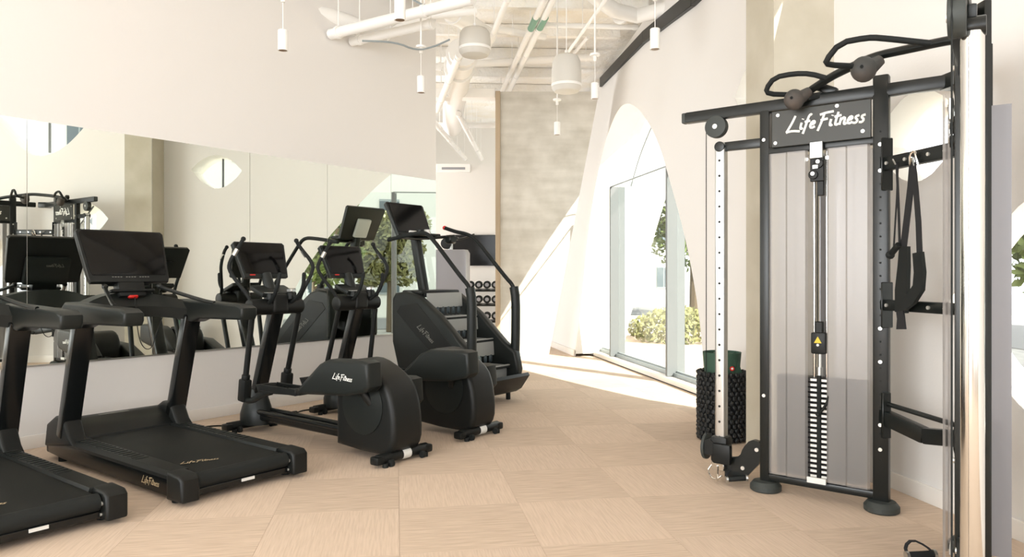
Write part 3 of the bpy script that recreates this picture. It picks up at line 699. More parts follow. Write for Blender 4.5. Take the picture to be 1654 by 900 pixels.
# ------------------------------------------------------------ cable machine
O1, I1 = V((1.598, 4.60, 0)), V((2.12, 4.19, 0))
O2, I2 = V((1.83, 2.96, 0)), V((2.24, 3.575, 0))
cmo = V((2.0, 3.9, 0))
cm = thing('cable_machine', 'black dual-tower cable machine with frosted weight shrouds and pull-up bars', 'cable machine', cmo)
ZB = 2.41
Z = V((0, 0, 1))
def tower(O, I, fs, g_ext, pole_round, sign, go=0., top=.40):
    d = (I-O).normalized(); n = V((d.y, -d.x, 0))*fs      # n: the face turned to the camera side
    L = (I-O).length
    def at(a, z, o=0): return O+d*a+n*o+Z*z
    for a, nm in ((0, 'outer_post'), (L, 'inner_post')):
        mb = MB(cmo)
        ht = 2.39 if a == 0 else 2.50
        mb.bar(at(a, .03), at(a, ht), .062, .085 if a else .06, .012, 2, up=d)
        po = mb.build(nm, 'dark_metal', cm)
        mb = MB(cmo); mb.lathe([(.085, 0), (.095, .008), (.095, .035), (.075, .06), (.045, .066)], at(a, .0)); mb.build('rubber_foot', 'foot', po)
        mb = MB(cmo)
        zz = [2.1, 1.95, 1.05, .86, .50, .36] if a else [2.2, .6]
        bolts(mb, [at(a, z_, .032) for z_ in zz], n, .011, .008); mb.build('bolt', 'bolt', po)
        if a:
            mb = MB(cmo)
            for k in range(26): mb.cyl(at(a, .30+k*.075, .030), at(a, .30+k*.075, .0335), .006, 8)
            mb.build('adjust_hole', 'rubber', po)
    for z_, nm in ((.09, 'lower_rail'), (2.13, 'upper_rail')):
        mb = MB(cmo); mb.bar(at(0, z_), at(L, z_), .055, .045, .01, 2); mb.build(nm, 'dark_metal', cm)
    mb = MB(cmo); mb.bar(at(-.54, ZB), at(L+top, ZB), .06, .075, .016, 2); bm_ = mb.build('top_beam', 'dark_metal', cm)
    mb = MB(cmo); mb.bar(at(-.56, ZB), at(-.53, ZB), .056, .07, .01, 2); mb.build('end_plug', 'foot', bm_)
    # sign
    if sign:
        mb = MB(cmo); mb.bar(at(.05, 2.255, .038), at(L-.045, 2.255, .038), .012, .225, .004, 1); sg = mb.build('sign_board', 'sign', cm)
        lettering('Life Fitness', at(.14, 2.235, .046), d, Z, .088, sg, 'letter', off=cmo, wt=.085)
        mb = MB(cmo); bolts(mb, [at(.075, 2.17, .042), at(L-.09, 2.185, .042), at(L-.23, 2.35, .042), at(.09, 2.34, .042)], n, .011, .006); mb.build('sign_bolt', 'bolt', sg)
    # frosted shrouds, camera face and far face
    xa, xm0, xm1, xb = .035, L/2-.062, L/2+.045, L-.05
    for oo in ((.055, -.12) if not pole_round else (.075, -.075)):
        for x0, x1 in (((xa, xm0), (xm1, xb)) if not (pole_round and oo < 0) else ((xa, xm0),)):
            mb = MB(cmo); w3 = (x1-x0)
            b = bmesh.new(); sec = [(x0, oo-.01), (x0+.012, oo), (x0+w3*.45, oo), (x0+w3*.5, oo+.008), (x1-.012, oo+.008), (x1, oo-.006)]
            r0 = [b.verts.new(at(p[0], .125, p[1])) for p in sec]; r1 = [b.verts.new(at(p[0], 2.105, p[1])) for p in sec]
            for k in range(len(sec)-1): b.faces.new((r0[k], r0[k+1], r1[k+1], r1[k]))
            bmesh.ops.solidify(b, geom=b.faces[:], thickness=.003)
            mb.merge(b); mb.build('shroud', 'frost', cm, ang=10)
    mb = MB(cmo); mb.bar(at(L/2-.01, .125, -.09), at(L/2-.01, 2.1, -.09), .006, .15, 0, up=n); mb.build('slot_back', 'cabinet', cm)
    # guide rods, weight stack, carriage
    cx = L/2-.01
    mb = MB(cmo)
    for s in (-1, 1): mb.cyl(at(cx+s*.036, .12, -.03), at(cx+s*.036, 2.12, -.03), .009, 10)
    mb.build('guide_rod', 'chrome', cm)
    mb = MB(cmo); mb.cyl(at(cx-.01, 1.0, .0), at(cx-.01, 2.08, .0), .0035, 6); mb.build('lift_cable', 'rubber', cm)
    for k in range(20):
        z_ = .142+k*.0305
        mb = MB(cmo); mb.bar(at(cx-.25, z_, -.035), at(cx+.25, z_, -.035), .09, .026, .003, 1)
        pw = mb.build('weight_plate', 'greyplate', cm)
        mb = MB(cmo); mb.bar(at(cx-.048, z_, .0115), at(cx-.012, z_, .0115), .002, .014, 0); mb.bar(at(cx+.014, z_, .0115), at(cx+.046, z_, .0115), .002, .014, 0); mb.build('weight_mark', 'letter', pw)
    mb = MB(cmo); mb.cyl(at(cx+.004, .14, .013), at(cx+.004, .75, .013), .012, 10); mb.build('selector_rod', 'rubber', cm)
    mb = MB(cmo); mb.tube([at(cx, .52, .02), at(cx+.03, .55, .045), at(cx+.06, .60, .05), at(cx+.075, .67, .045)], .008, 8, 1); mb.ball(at(cx, .52, .03), .014); mb.build('selector_pin', 'rubber', cm)
    mb = MB(cmo); mb.cyl(at(cx, .75, -.01), at(cx, .80, -.01), .02, 10); mb.cyl(at(cx, .80, -.01), at(cx, .88, -.01), .012, 8); mb.build('swivel_link', 'steel', cm)
    mb = MB(cmo); mb.bar(at(cx-.03, .89, 0), at(cx-.03, .89, 0)+Z*.001, .01, .01, 0); mb.box(at(cx, .945, .0), (.085, .06, .13), Matrix.Rotation(math.atan2(d.y, d.x), 3, 'Z'), .012, 2); mb.box(at(cx, 1.035, -.01), (.045, .04, .08), Matrix.Rotation(math.atan2(d.y, d.x), 3, 'Z'), .006)
    ca = mb.build('floating_pulley', 'black', cm)
    mb = MB(cmo); 
    b = bmesh.new(); tri = [b.verts.new(at(cx+px, .965+pz, .0325)) for px, pz in ((-.022, -.018), (.022, -.018), (0, .022))]; b.faces.new(tri); mb.merge(b); mb.build('warning_triangle', 'yellow', ca)
    mb = MB(cmo); mb.cyl(at(cx, .935, .031), at(cx, .935, .034), .008, 10); mb.build('white_dot', 'white_plastic', ca)
    mb = MB(cmo); mb.box(at(cx, 2.10, .06), (.075, .02, .10), Matrix.Rotation(math.atan2(d.y, d.x), 3, 'Z'), .004); tp = mb.build('head_plate', 'steel', cm)
    mb = MB(cmo)
    for zz, xx in ((2.02, .01), (1.955, -.02)): mb.cyl(at(cx+xx, zz, .02), at(cx+xx, zz, .065), .028, 14, bev=.004)
    mb.box(at(cx, 1.99, .035), (.08, .03, .15), Matrix.Rotation(math.atan2(d.y, d.x), 3, 'Z'), .004); mb.box(at(cx+.015, 1.875, .02), (.04, .03, .09), Matrix.Rotation(math.atan2(d.y, d.x), 3, 'Z'), .004)
    mb.build('head_pulley', 'black', tp)
    mb = MB(cmo); bolts(mb, [at(cx+.01, 2.03, .066), at(cx-.02, 1.96, .066), at(cx-.02, 2.11, .071), at(cx+.02, 2.11, .071), at(cx-.06, 2.05, .05), at(cx+.06, 2.05, .05)], n, .012, .005); mb.box(at(cx-.005, 2.0, .066), (.03, .004, .02), Matrix.Rotation(math.atan2(d.y, d.x), 3, 'Z')); mb.build('pulley_bolt', 'bolt', tp)
    mb = MB(cmo); mb.box(at(cx, .128, .06), (.11, .012, .035), Matrix.Rotation(math.atan2(d.y, d.x), 3, 'Z'), .003); mb.build('stack_plate', 'white_plastic', cm)
    # guide pole with trolley
    gp = -g_ext
    if pole_round:
        mb = MB(cmo); mb.cyl(at(gp, .10, go), at(gp, 2.17, go), .036, 28); pol = mb.build('guide_pole', 'chrome', cm)
        mb = MB(cmo)
        for k in (2.12, 2.04): bolts(mb, [at(gp-.035, k, go)], -d, .010, .006)
        mb.build('bolt', 'bolt', pol)
    else:
        mb = MB(cmo); mb.bar(at(gp, .12), at(gp, 2.22), .066, .066, .014, 3, up=d); pol = mb.build('guide_pole', 'alu', cm)
        mb = MB(cmo)
        cdir = V((-at(gp, 0).x, -at(gp, 0).y, 0)).normalized()
        for k in range(19): mb.cyl(at(gp, .30+k*.1, .030), at(gp, .30+k*.1, .0345), .008, 10)
        mb.build('adjust_hole', 'rubber', pol)
    mb = MB(cmo); mb.bar(at(gp, 2.19), at(0, 2.19), .04, .06, .012, 2); mb.cyl(at(gp, 2.19, go-.04), at(gp, 2.19, go+.04), .034, 16, bev=.004)
    if pole_round: mb.bar(at(gp, 2.24, go), at(gp+.3, 2.30, 0), .03, .06, .01)
    mb.build('pole_arm', 'dark_metal', cm)
    # lower bracket plate: curved
    mb = MB(cmo)
    poly = sm([(gp+.03, .04), (gp+.15, .035), (-.10, .09), (-.02, .18), (-.02, .30), (-.09, .31), (-.14, .25), (-.16, .19), (-.22, .17), (gp+.03, .18)], 1)
    b = bmesh.new(); fa = [b.verts.new(at(x_, z_, .02)) for x_, z_ in poly]; b.faces.new(fa)
    r_ = bmesh.ops.extrude_face_region(b, geom=b.faces[:]); bmesh.ops.translate(b, vec=-n*.04, verts=[g for g in r_['geom'] if isinstance(g, bmesh.types.BMVert)])
    bmesh.ops.recalc_face_normals(b, faces=b.faces); mb.merge(b); br = mb.build('lower_bracket', 'dark_metal', cm)
    mb = MB(cmo); bolts(mb, [at(-.05, .25, .021), at(-.14, .12, .021)], n, .013, .006); mb.build('bolt', 'bolt', br)
    # top pulley under beam end
    pz_ = ZB-.085-(.10 if pole_round else 0); pn = -.01 if pole_round else 0
    mb = MB(cmo); mb.cyl(at(gp-.03, pz_, pn-.02), at(gp-.03, pz_, pn+.035), .072, 32, bev=.008); mb.box(at(gp-.03, ZB-.045, 0), (.05, .05, .05), Matrix.Rotation(math.atan2(d.y, d.x), 3, 'Z'), .005); pu = mb.build('top_pulley', 'foot', cm)
    mb = MB(cmo); mb.cyl(at(gp-.03, pz_, pn+.034), at(gp-.03, pz_, pn+.040), .016, 12); mb.build('pulley_hub', 'bolt', pu)
    mb = MB(cmo); mb.cyl(at(gp-.10, .20, .01), at(gp-.10, ZB-.09, .01), .003, 6); mb.build('pull_cable', 'rubber', cm)
    # trolley
    rz3 = Matrix.Rotation(math.atan2(d.y, d.x), 3, 'Z')
    mb = MB(cmo); mb.box(at(gp, .22, .0), (.11, .11, .17), rz3, .02, 2); mb.box(at(gp+.03, .20, .06), (.12, .05, .13), rz3, .015, 2)
    mb.cyl(at(gp-.065, .23, -.05), at(gp-.065, .23, .06), .05, 20); trl = mb.build('trolley', 'black', cm)
    mb = MB(cmo); mb.cyl(at(gp-.115, .22, -.01), at(gp-.095, .22, -.01), .085, 26, bev=.004); mb.build('trolley_pulley', 'foot', trl)
    mb = MB(cmo); mb.box(at(gp+.0, .115, .05), (.085, .03, .055), rz3, .004); mb.tube([at(gp-.04, .12, .06), at(gp-.065, .08, .07), at(gp-.04, .035, .07), at(gp-.0, .03, .07), at(gp+.03, .06, .07)], .006, 6, 1); mb.cyl(at(gp+.0, .02, .07), at(gp, .12, .07), .008, 8)
    mb.build('snap_hook', 'chrome', trl)
    return at, pol
atA, polA = tower(O1, I1, 1, .29, False, True, 0., .36)
atB, polB = tower(O2, I2, -1, .58, True, True, -.045, .30)
mb = MB(cmo)
for a_ in (0.0, .66): mb.bar(atB(a_, .12, -.07), atB(a_, 2.45, -.07), .03, .05, .005)
mb.build('rear_strut', 'dark_metal', cm)
# cable handles for the trolleys, each a grip on a strap loop
for at_, g_, lb in ((atA, -.29, 'black cable handle hanging at the foot of the slotted pole'), (atB, -.60, 'black cable handle lying on the floor between the two towers, by the chrome pole')):
    o_ = at_(g_+.12, .0, .05)
    if at_ is atB: o_ = V((1.90, 3.40, 0))
    hd = thing('cable_handle', lb, 'strap', o_)
    q = MB(); q.cyl((-.055, 0, .05), (.055, -.01, .06), .017, 14, bev=.004); q.build('grip', 'rubber', hd)
    q = MB(); q.tube([(-.06, 0, .05), (-.05, .04, .08), (0, .07, .10), (.05, .04, .08), (.06, -.01, .06)], .008, 6, 1, flat=.4); q.build('strap', 'fabric', hd)
    q = MB(); q.cyl((-.068, 0, .049), (-.055, 0, .05), .021, 12); q.build('end_cap', 'steel', hd)
    q = MB(); q.cyl((.055, -.01, .06), (.068, -.011, .061), .021, 12); q.build('end_cap', 'steel', hd)
# linking bars between the towers
for z_, hh, nm in ((1.985, .075, 'upper_crossbar'), (1.185, .06, 'lower_crossbar')):
    mb = MB(cmo); mb.bar(I1+Z*z_, I2+Z*z_, .05, hh, .008, 2); cb = mb.build(nm, 'dark_metal', cm)
    mb = MB(cmo)
    cdn = -V(((I2-I1).normalized().y*-1, (I2-I1).normalized().x, 0))
    if cdn.x > 0: cdn = -cdn
    for f_ in (.12, .35, .62, .8): mb.cyl(I1.lerp(I2, f_)+Z*z_+cdn*.02, I1.lerp(I2, f_)+Z*z_+cdn*.034, .010, 8)
    mb.build('bolt', 'bolt', cb)
    for p in (I1.lerp(I2, .07), I1.lerp(I2, .93)):
        mb = MB(cmo); mb.box(p+Z*z_, (.075, .01, .30 if z_ > 1.5 else .26), Matrix.Rotation(math.atan2((I2-I1).y, (I2-I1).x)+PI/2, 3, 'Z'), .004); mb.build('joint_plate', 'dark_metal', cb)
mb = MB(cmo); mb.bar(I1+Z*.55, I1.lerp(I2, .5)+Z*.50+V((.02, 0, 0)), .06, .085, .012, 2); mb.bar(I2+Z*.55, I1.lerp(I2, .5)+Z*.50+V((.02, 0, 0)), .06, .085, .012, 2); mb.tube([I1+Z*.625, I2+Z*.60], .014, 8)
mb.box(I1.lerp(I2, .0)+Z*.56+V((0, -.05, 0)), (.05, .02, .26), None, .004); mb.build('base_crossbar', 'dark_metal', cm)
mb = MB(cmo); mb.box((2.40, 3.95, ZB), (.09, .16, .085), (0, 0, .1), .012, 2); mb.build('apex_bracket', 'dark_metal', cm)
# pull-up bar with two loops and two ball grips
mb = MB(cmo); mb.tube([Q(1290, 160, 4.42), Q(1307, 147, 4.40), Q(1342, 124, 4.22), Q(1373, 109, 4.08), Q(1411, 91, 3.92), Q(1464, 80, 3.75), Q(1537, 64, 3.52), Q(1580, 60, 3.40)], .023, 12, 2); mb.build('pull_up_bar', 'dark_metal', cm)
mb = MB(cmo); mb.tube([Q(1337, 127, 4.24), Q(1309, 119, 4.28), Q(1282, 119, 4.33), Q(1251, 125, 4.38), Q(1237, 144, 4.42), Q(1241, 152, 4.43), Q(1275, 153, 4.42)], .0155, 10, 1); mb.build('loop_grip', 'rubber', cm)
mb = MB(cmo); mb.tube([Q(1512, 71, 3.60), Q(1420, 61, 3.70), Q(1400, 61, 3.72), Q(1357, 69, 3.78), Q(1333, 99, 3.82), Q(1338, 105, 3.84), Q(1382, 107, 3.86)], .0155, 10, 1); mb.build('loop_grip', 'rubber', cm)
for (u, v, d_, r_) in ((1283, 161, 4.36, .064), (1395, 112, 3.86, .070)):
    c = Q(u, v, d_); mb = MB(cmo); mb.ball(c, r_, 3, (.95, .8, .98)); mb.cyl(c+V((0, 0, -.2*r_)), c+V((.09, .0, .05)), r_*.75, 18, r2=.028)
    bg_ = mb.build('ball_grip', 'grip', cm, label='worn brown ball grip')
    mb = MB(cmo); mb.cyl(c+V((-.035, -r_*.76, .0)), c+V((-.035, -r_*.70, .0)), .009, 10); mb.build('grip_bolt', 'rubber', bg_)
mb = MB(cmo); mb.bar(Q(1300, 160, 4.42), Q(1345, 152, 4.42), .10, .04, .008); mb.bar(atA(.42, ZB+.03), atA(.30, ZB+.09), .05, .05, .01); mb.build('bar_bracket', 'dark_metal', cm)

# accessories hanging from the upper crossbar
def cbp(u, z, o=.0):   # a point on the crossbar line below pixel column u
    k = (u-U0)/F; a = I1; d_ = I2-I1; s_ = (k*a.y-a.x)/(d_.x-k*d_.y); p = a+d_*s_; return V((p.x, p.y, z))+V((-.96, -.1, 0)).normalized()*(.045+o)
def cz(u, v): p = cbp(u, 0); return H+(V0-v)/F*p.y
def cp(u, v, o=0.): return cbp(u, cz(u, v), o)
dirc = (I2-I1).normalized()
sl = thing('ab_sling', 'padded black sling looped over the upper crossbar by a steel clip', 'strap', cp(1490, 498)); so = sl.location.copy()
mb = MB(so); mb.ribbon([cp(1487, 263), cp(1484, 300), cp(1478, 350), cp(1472, 400)], .045, .006, dirc); mb.build('strap', 'fabric', sl)
mb = MB(so); mb.ribbon([cp(1492, 263, .012), cp(1496, 310, .012), cp(1500, 360, .012), cp(1502, 412, .012)], [.03, .034, .036, .038], .006, dirc); mb.build('strap', 'fabric', sl)
mb = MB(so); mb.ribbon([cp(1474, 398), cp(1473, 430), cp(1470, 470), cp(1469, 505)], [.06, .075, .09, .08], .022, dirc); mb.build('sling_pad', 'rubber', sl)
mb = MB(so); mb.ribbon([cp(1502, 408, .02), cp(1505, 440, .02), cp(1503, 465, .02), cp(1494, 483, .03), cp(1480, 496, .03)], [.06, .066, .07, .07, .05], .022, dirc); mb.build('sling_pad', 'rubber', sl)
mb = MB(so); mb.ribbon([cp(1470, 503, .012), cp(1472, 515, .014), cp(1473, 532, .016)], [.05, .05, .065], .012, dirc); mb.build('strap_tail', 'fabric', sl)
mb = MB(so); mb.tube([cp(1483, 266), cp(1485, 250, .01), cp(1490, 243, .0), cp(1495, 252, .01), cp(1496, 266)], .007, 6, 1); mb.tube([cp(1486, 268, .01), cp(1492, 250, .02), cp(1493, 268, .01)], .006, 6, 1); mb.build('snap_hook', 'chrome', sl)
th = thing('hanging_strap', 'thin hanging strap with a foam grip, left of the padded sling', 'strap', cp(1462, 405)); to = th.location.copy()
mb = MB(to); mb.ribbon([cp(1463, 262), cp(1461, 320), cp(1456, 400)], .010, .004, dirc); mb.build('strap', 'fabric', th)
mb = MB(to); mb.ribbon([cp(1463, 262, .008), cp(1466, 330, .008), cp(1468, 395, .008)], .016, .004, dirc); mb.build('strap', 'fabric', th)
mb = MB(to); mb.cyl(cp(1453, 412, .01), cp(1470, 395, .02), .017, 14, bev=.004); mb.ball(cp(1453, 412, .01), .024, 2); mb.build('grip', 'rubber', th)
mb = MB(to); mb.tube([cp(1455, 258), cp(1463, 258, .03), cp(1465, 266, .02)], .005, 6); mb.build('hook', 'chrome', th)

# ------------------------------------------------------------ basket with mats behind the slotted pole
bc = V((1.73, 6.02, 0)); random.seed(4)
bk = thing('ribbed_basket', 'knobbly black basket on the floor behind the slotted pole', 'basket', bc)
mb = MB(); mb.lathe([(.165, .004), (.18, .05), (.185, .3), (.185, .55), (.170, .555), (.168, .05), (.02, .03)], n=28); mb.build('basket_wall', 'knob', bk)
mb = MB()
for k in range(26):
    for j in range(15):
        a = 2*PI*(k+.5*(j % 2))/26; z_ = .03+.037*j
        mb.box((.188*math.cos(a), .188*math.sin(a), z_), (.032, .030, .040), (random.uniform(-.5, .5), random.uniform(-.5, .5), a), .006)
kb = mb.build('knob_texture', 'knob', bk); kb['kind'] = 'stuff'
gm = thing('rolled_mat', 'dark green flared mat roll standing in the knobbly basket', 'mat', bc+V((0, 0, .04)))
mb = MB(); mb.lathe([(.115, 0), (.125, .35), (.155, .68), (.148, .68), (.118, .36), (.105, .02)], n=26); mb.build('mat_sheet', 'green', gm)
mb = MB(); mb.tube([(.02, -.0, .66), (.06, .03, .67), (.03, .08, .67), (-.05, .05, .67), (-.06, -.04, .67), (.02, -.09, .67), (.10, -.05, .67)], .008, 6, 1); mb.bar((.02, -.14, .67), (.12, -.10, .40), .006, .12, 0); mb.build('inner_fold', 'green', gm)
mb = MB(); cc = V((.04, -.142, .56)); mb.cyl(cc, cc+V((.0, -.006, 0)), .018, 16); st_ = mb.build('round_sticker', 'red', gm, label='round red and white sticker')
mb = MB(); mb.cyl(cc, cc+V((0, -.008, 0)), .009, 12); mb.build('sticker_centre', 'white_plastic', st_)

# ------------------------------------------------------------ far things
gc = thing('weight_machine', 'grey cabinet of a weight machine behind the stair climber', 'machine', (-.86, 10.5, 0), -.16)
mb = MB(); mb.prism([(-.235, .05), (.235, .05), (.235, 1.66), (.205, 1.71), (-.205, 1.71), (-.235, 1.66)], -.14, .14, 'y', .02, 2); mb.build('cabinet', 'cabinet', gc)
mb = MB(); mb.box((-.24, -.02, .85), (.03, .30, 1.64), bev=.005); mb.build('side_frame', 'dark_metal', gc)
mb = MB(); mb.box((0, 0, .03), (.5, .5, .05), bev=.01); mb.build('base_plate', 'dark_metal', gc)
mb = MB(); mb.cyl((-.02, 0, 1.70), (-.02, 0, 1.84), .03, 12); mb.build('top_stem', 'steel', gc)
mb = MB(); mb.cyl((-.08, -.05, 1.80), (-.08, .05, 1.80), .08, 20, bev=.01); mb.box((-.02, 0, 1.88), (.22, .12, .05), (0, .1, 0), .015); mb.tube([(.08, 0, 1.86), (.2, 0, 1.88), (.33, -.02, 1.93)], .014, 8, 1); mb.build('pulley_head', 'dark_metal', gc)
tv = thing('wall_television', 'black flat television on the far alcove wall', 'television', (-.85, 15.62, 1.55))
mb = MB(); mb.box((0, 0, .32), (1.0, .05, .66), bev=.008); mb.build('housing', 'black_gloss', tv)
mb = MB(); mb.box((0, -.027, .32), (.97, .004, .62)); mb.build('screen', 'screen', tv)
rk = thing('dumbbell_rack', 'three-tier dumbbell rack below the television', 'rack', (-.60, 15.2, 0))
mb = MB()
for s in (-1, 1): mb.box((s*.36, 0, .62), (.05, .06, 1.24), bev=.008); mb.box((s*.36, 0, .03), (.06, .5, .06), bev=.01)
mb.build('frame', 'dark_metal', rk)
for z_ in (.42, .76, 1.06):
    mb = MB(); mb.box((0, -.05, z_-.03), (.74, .26, .03), (.12, 0, 0), .004); mb.build('shelf', 'dark_metal', rk)
def dumb(loc, label):
    t_ = thing('dumbbell', label, 'dumbbell', loc, 0, 'dumbbells on the rack below the television')
    for s in (-1, 1):
        q = MB(); q.cyl((0, s*.05, .0), (0, s*.13, .0), .080, 12, bev=.012); q.build('weight_head', 'rubber', t_)
        q = MB(); q.cyl((0, s*.128, 0), (0, s*.132, 0), .04, 12); q.build('head_label', 'cabinet', t_)
    q = MB(); q.cyl((0, -.06, 0), (0, .06, 0), .016, 10); q.build('handle', 'chrome', t_)
    return t_
rows = {1.06: 'top', .76: 'middle', .42: 'bottom'}; pos = ['leftmost', 'second from the left', 'third from the left', 'rightmost']
d0 = None
for z_, rn in rows.items():
    for k in range(4):
        lb = 'round black dumbbell on the %s shelf of the rack, %s' % (rn, pos[k]); lc = (-.60-.255+.17*k, 15.13, z_+.082)
        if d0 is None: d0 = dumb(lc, lb)
        else: clone(d0, lb, lc)

# ------------------------------------------------------------ pendants
def spot(u, vb, label, z=3.25, zt=3.72):
    d_ = (z-H)*F/(V0-vb); x = (u-U0)/F*d_
    t_ = thing('pendant_spotlight', label, 'pendant light', (x, d_, z), 0, 'white cylinder pendant spotlights')
    return t_
def fill_spot(t_):
    q = MB(); q.lathe([(.038, .004), (.042, 0), (.042, .17), (.036, .175), (.004, .177)], n=20); q.build('cylinder_shade', 'pipe', t_)
    q = MB(); q.cyl((0, 0, .002), (0, 0, .006), .034, 16); q.build('lamp_opening', mcopper, t_)
    q = MB(); q.cyl((0, 0, .17), (0, 0, .42), .0035, 6); q.build('cable', 'pipe', t_)
    q = MB(); q.cyl((0, 0, .41), (0, 0, .47), .018, 12); q.cyl((0, 0, .465), (0, 0, .49), .055, 16, bev=.006); q.cyl((0, 0, .48), (0, 0, ZC-3.25), .010, 8); q.build('canopy', 'pipe', t_)
mcopper = mat('lamp_reflector', (.22, .12, .05), .4)
sp0 = spot(457, 82, 'white cylinder pendant spotlight over the treadmill, leftmost'); fill_spot(sp0)
for u, v, lb in ((646, 33, 'white cylinder pendant spotlight at the top edge, in front of the two parallel pipes'), (680, 150, 'white cylinder pendant spotlight above the stair climber console'), (1058, 80, 'white cylinder pendant spotlight beside the black strip of the right wall'),
                 (900, 218, 'white cylinder pendant spotlight below the nearer dome speaker'), (961, 160, 'white cylinder pendant spotlight by the end of the black strip')):
    d_ = (3.25-H)*F/(V0-v); clone(sp0, lb, ((u-U0)/F*d_, d_, 3.25))
def dome(u, v0, v1, wpx, label, dia=.36):
    d_ = dia*F/wpx; z_ = H+(V0-v1)/F*d_
    t_ = thing('dome_speaker', label, 'pendant speaker', ((u-U0)/F*d_, d_, z_), 0, 'white dome pendant speakers'); hh = (v1-v0)/F*d_
    return t_, hh, z_
t_, hh, z_ = dome(915, 88, 150, 48, 'large pale dome speaker hanging in front of the concrete wall')
def fill_dome(t_, hh, z_):
    q = MB(); q.lathe([(.10, 0), (.15, .015), (.178, .055), (.18, .09), (.18, hh*.55), (.172, hh*.8), (.14, hh*.94), (.08, hh), (.004, hh)], n=28); q.build('shell', 'speaker', t_)
    q = MB(); q.lathe([(.182, .075), (.184, .085), (.184, .095), (.182, .105)], n=28); q.build('seam_ring', 'pipe', t_)
    q = MB(); q.cyl((0, 0, hh-.01), (0, 0, ZC-z_), .006, 8); q.cyl((0, 0, hh), (0, 0, hh+.05), .02, 10); q.build('cable', 'pipe', t_)
fill_dome(t_, hh, z_)
t2, hh, z_ = dome(767, 45, 92, 44, 'large pale dome speaker hanging nearer the left wall', .31); fill_dome(t2, hh, z_)

# ------------------------------------------------------------ ducts and pipes under the ceiling
def pipe(name, label, pts, r, m='pipe', fl=True, cat='pipe', group='white pipes under the ceiling'):
    o = V(pts[0]); q = MB(o); q.tube(pts, r, 14, 1 if len(pts) > 2 else 0)
    t_ = thing(name, label, cat, o, 0, group); q.build('pipe_run' if cat == 'pipe' else 'duct_run', m, t_)
    if fl:
        q = MB(o); L_ = (V(pts[1])-V(pts[0])).length; dd = (V(pts[1])-V(pts[0])).normalized(); n_ = max(1, int(L_/1.2))
        for k in range(n_+1):
            p = V(pts[0])+dd*min(L_*.97, .12+k*1.2); q.cyl(p-dd*.02, p+dd*.02, r*1.18, 14)
            q.cyl(p, V((p.x, p.y, ZC)), .006, 5)
        q.build('hanger', m, t_)
    return t_
def onwall(u, v):     # point of the left wall seen at a pixel
    t__ = t_of_u(u); p = wall_pt(t__, 0); return V((p.x, p.y, H+(V0-v)/F*p.y))+WN*.02
def PP(u, v, z): return P(u, v, z)
pipe('air_duct', 'round white duct running into the left wall, top left', [PP(380, -30, 4.25), PP(470, 5, 4.25), onwall(578, 44)], .095, cat='duct', group='white ducts under the ceiling')
a = onwall(532, 56); pipe('sprinkler_pipe', 'white pipe leaving the left wall, upper of a parallel pair', [a, PP(764, -2, a.z)], .058)
a = onwall(566, 68); pipe('sprinkler_pipe', 'white pipe leaving the left wall, lower of a parallel pair', [a, PP(700, 38, a.z)], .05)
pipe('sprinkler_pipe', 'white pipe crossing behind the parallel pair', [PP(620, 62, 4.0), PP(668, 28, 4.35), PP(770, 18, 4.45)], .045)
pipe('air_duct', 'broad white duct running into the alcove', [PP(748, 84, 4.45), PP(742, 110, 4.42), PP(733, 172, 4.45), PP(731, 205, 4.45)], .20, cat='duct', group='white ducts under the ceiling')
pipe('sprinkler_pipe', 'slim white pipe left of the broad alcove duct', [PP(742, 88, 4.2), PP(706, 178, 4.2)], .05)
pipe('conduit', 'long straight white conduit ending at the alcove beam, left of a pair', [PP(884, -12, 4.72), PP(806, 158, 4.72)], .04)
pipe('conduit', 'long straight white conduit ending at the alcove beam, right of a pair', [PP(898, -12, 4.72), PP(820, 152, 4.72)], .045)
pipe('conduit', 'white conduit left of the green pipe labels', [PP(822, -8, 4.6), PP(788, 78, 4.6)], .04)
pipe('conduit', 'white diagonal conduit behind the larger dome speaker', [PP(985, -10, 4.55), PP(918, 84, 4.55)], .022)
pipe('cross_pipe', 'white cross pipe between the two dome speakers, nearer', [PP(690, 28, 4.9), PP(880, 60, 4.9)], .05)
pipe('cross_pipe', 'white cross pipe between the two dome speakers, farther', [PP(700, 108, 4.8), PP(960, 92, 4.85)], .06)
pipe('air_duct', 'wide white duct crossing the top of the view', [PP(640, -40, 4.7), PP(790, 60, 4.7)], .12, cat='duct', group='white ducts under the ceiling')
pipe('air_duct', 'white duct passing over the larger dome speaker', [PP(930, -30, 4.8), PP(1010, 30, 4.8), PP(1090, 12, 4.75)], .10, cat='duct', group='white ducts under the ceiling')
pipe('cross_pipe', 'white pipe reaching the right wall above the black strip', [PP(870, 40, 4.75), PP(1030, 44, 4.75)], .035)
pipe('thin_pipe', 'thin white pipe above the arch window top', [PP(900, 118, 4.9), PP(950, 60, 4.9)], .025)
pipe('thin_pipe', 'thin white pipe inside the alcove, left', [V((-1.5, 12.9, 4.2)), V((-1.15, 18, 4.2))], .05)
pipe('thin_pipe', 'thin white pipe inside the alcove, right', [V((-.95, 12.9, 4.2)), V((-.75, 18, 4.2))], .05)
pipe('cross_pipe', 'white cross pipe high inside the alcove', [V((-2.5, 15.0, 4.42)), V((0, 15.0, 4.42))], .06)
random.seed(11)
cb_ = thing('cable_bundle', 'thin dark cable sagging between the spotlights near the left wall', 'cable', PP(600, 70, 3.95)); o = cb_.location.copy()
q = MB(o); q.tube([PP(585, 66, 3.7), PP(640, 68, 3.7), PP(672, 82, 3.66), PP(700, 76, 3.7), PP(726, 64, 3.74)], .010, 6, 2); q.build('cable', 'winframe', cb_)
q = MB(o); q.tube([PP(668, 0, 4.1), PP(690, 12, 4.0), PP(716, 2, 4.2)], .012, 6, 2); q.build('cable', 'winframe', cb_)
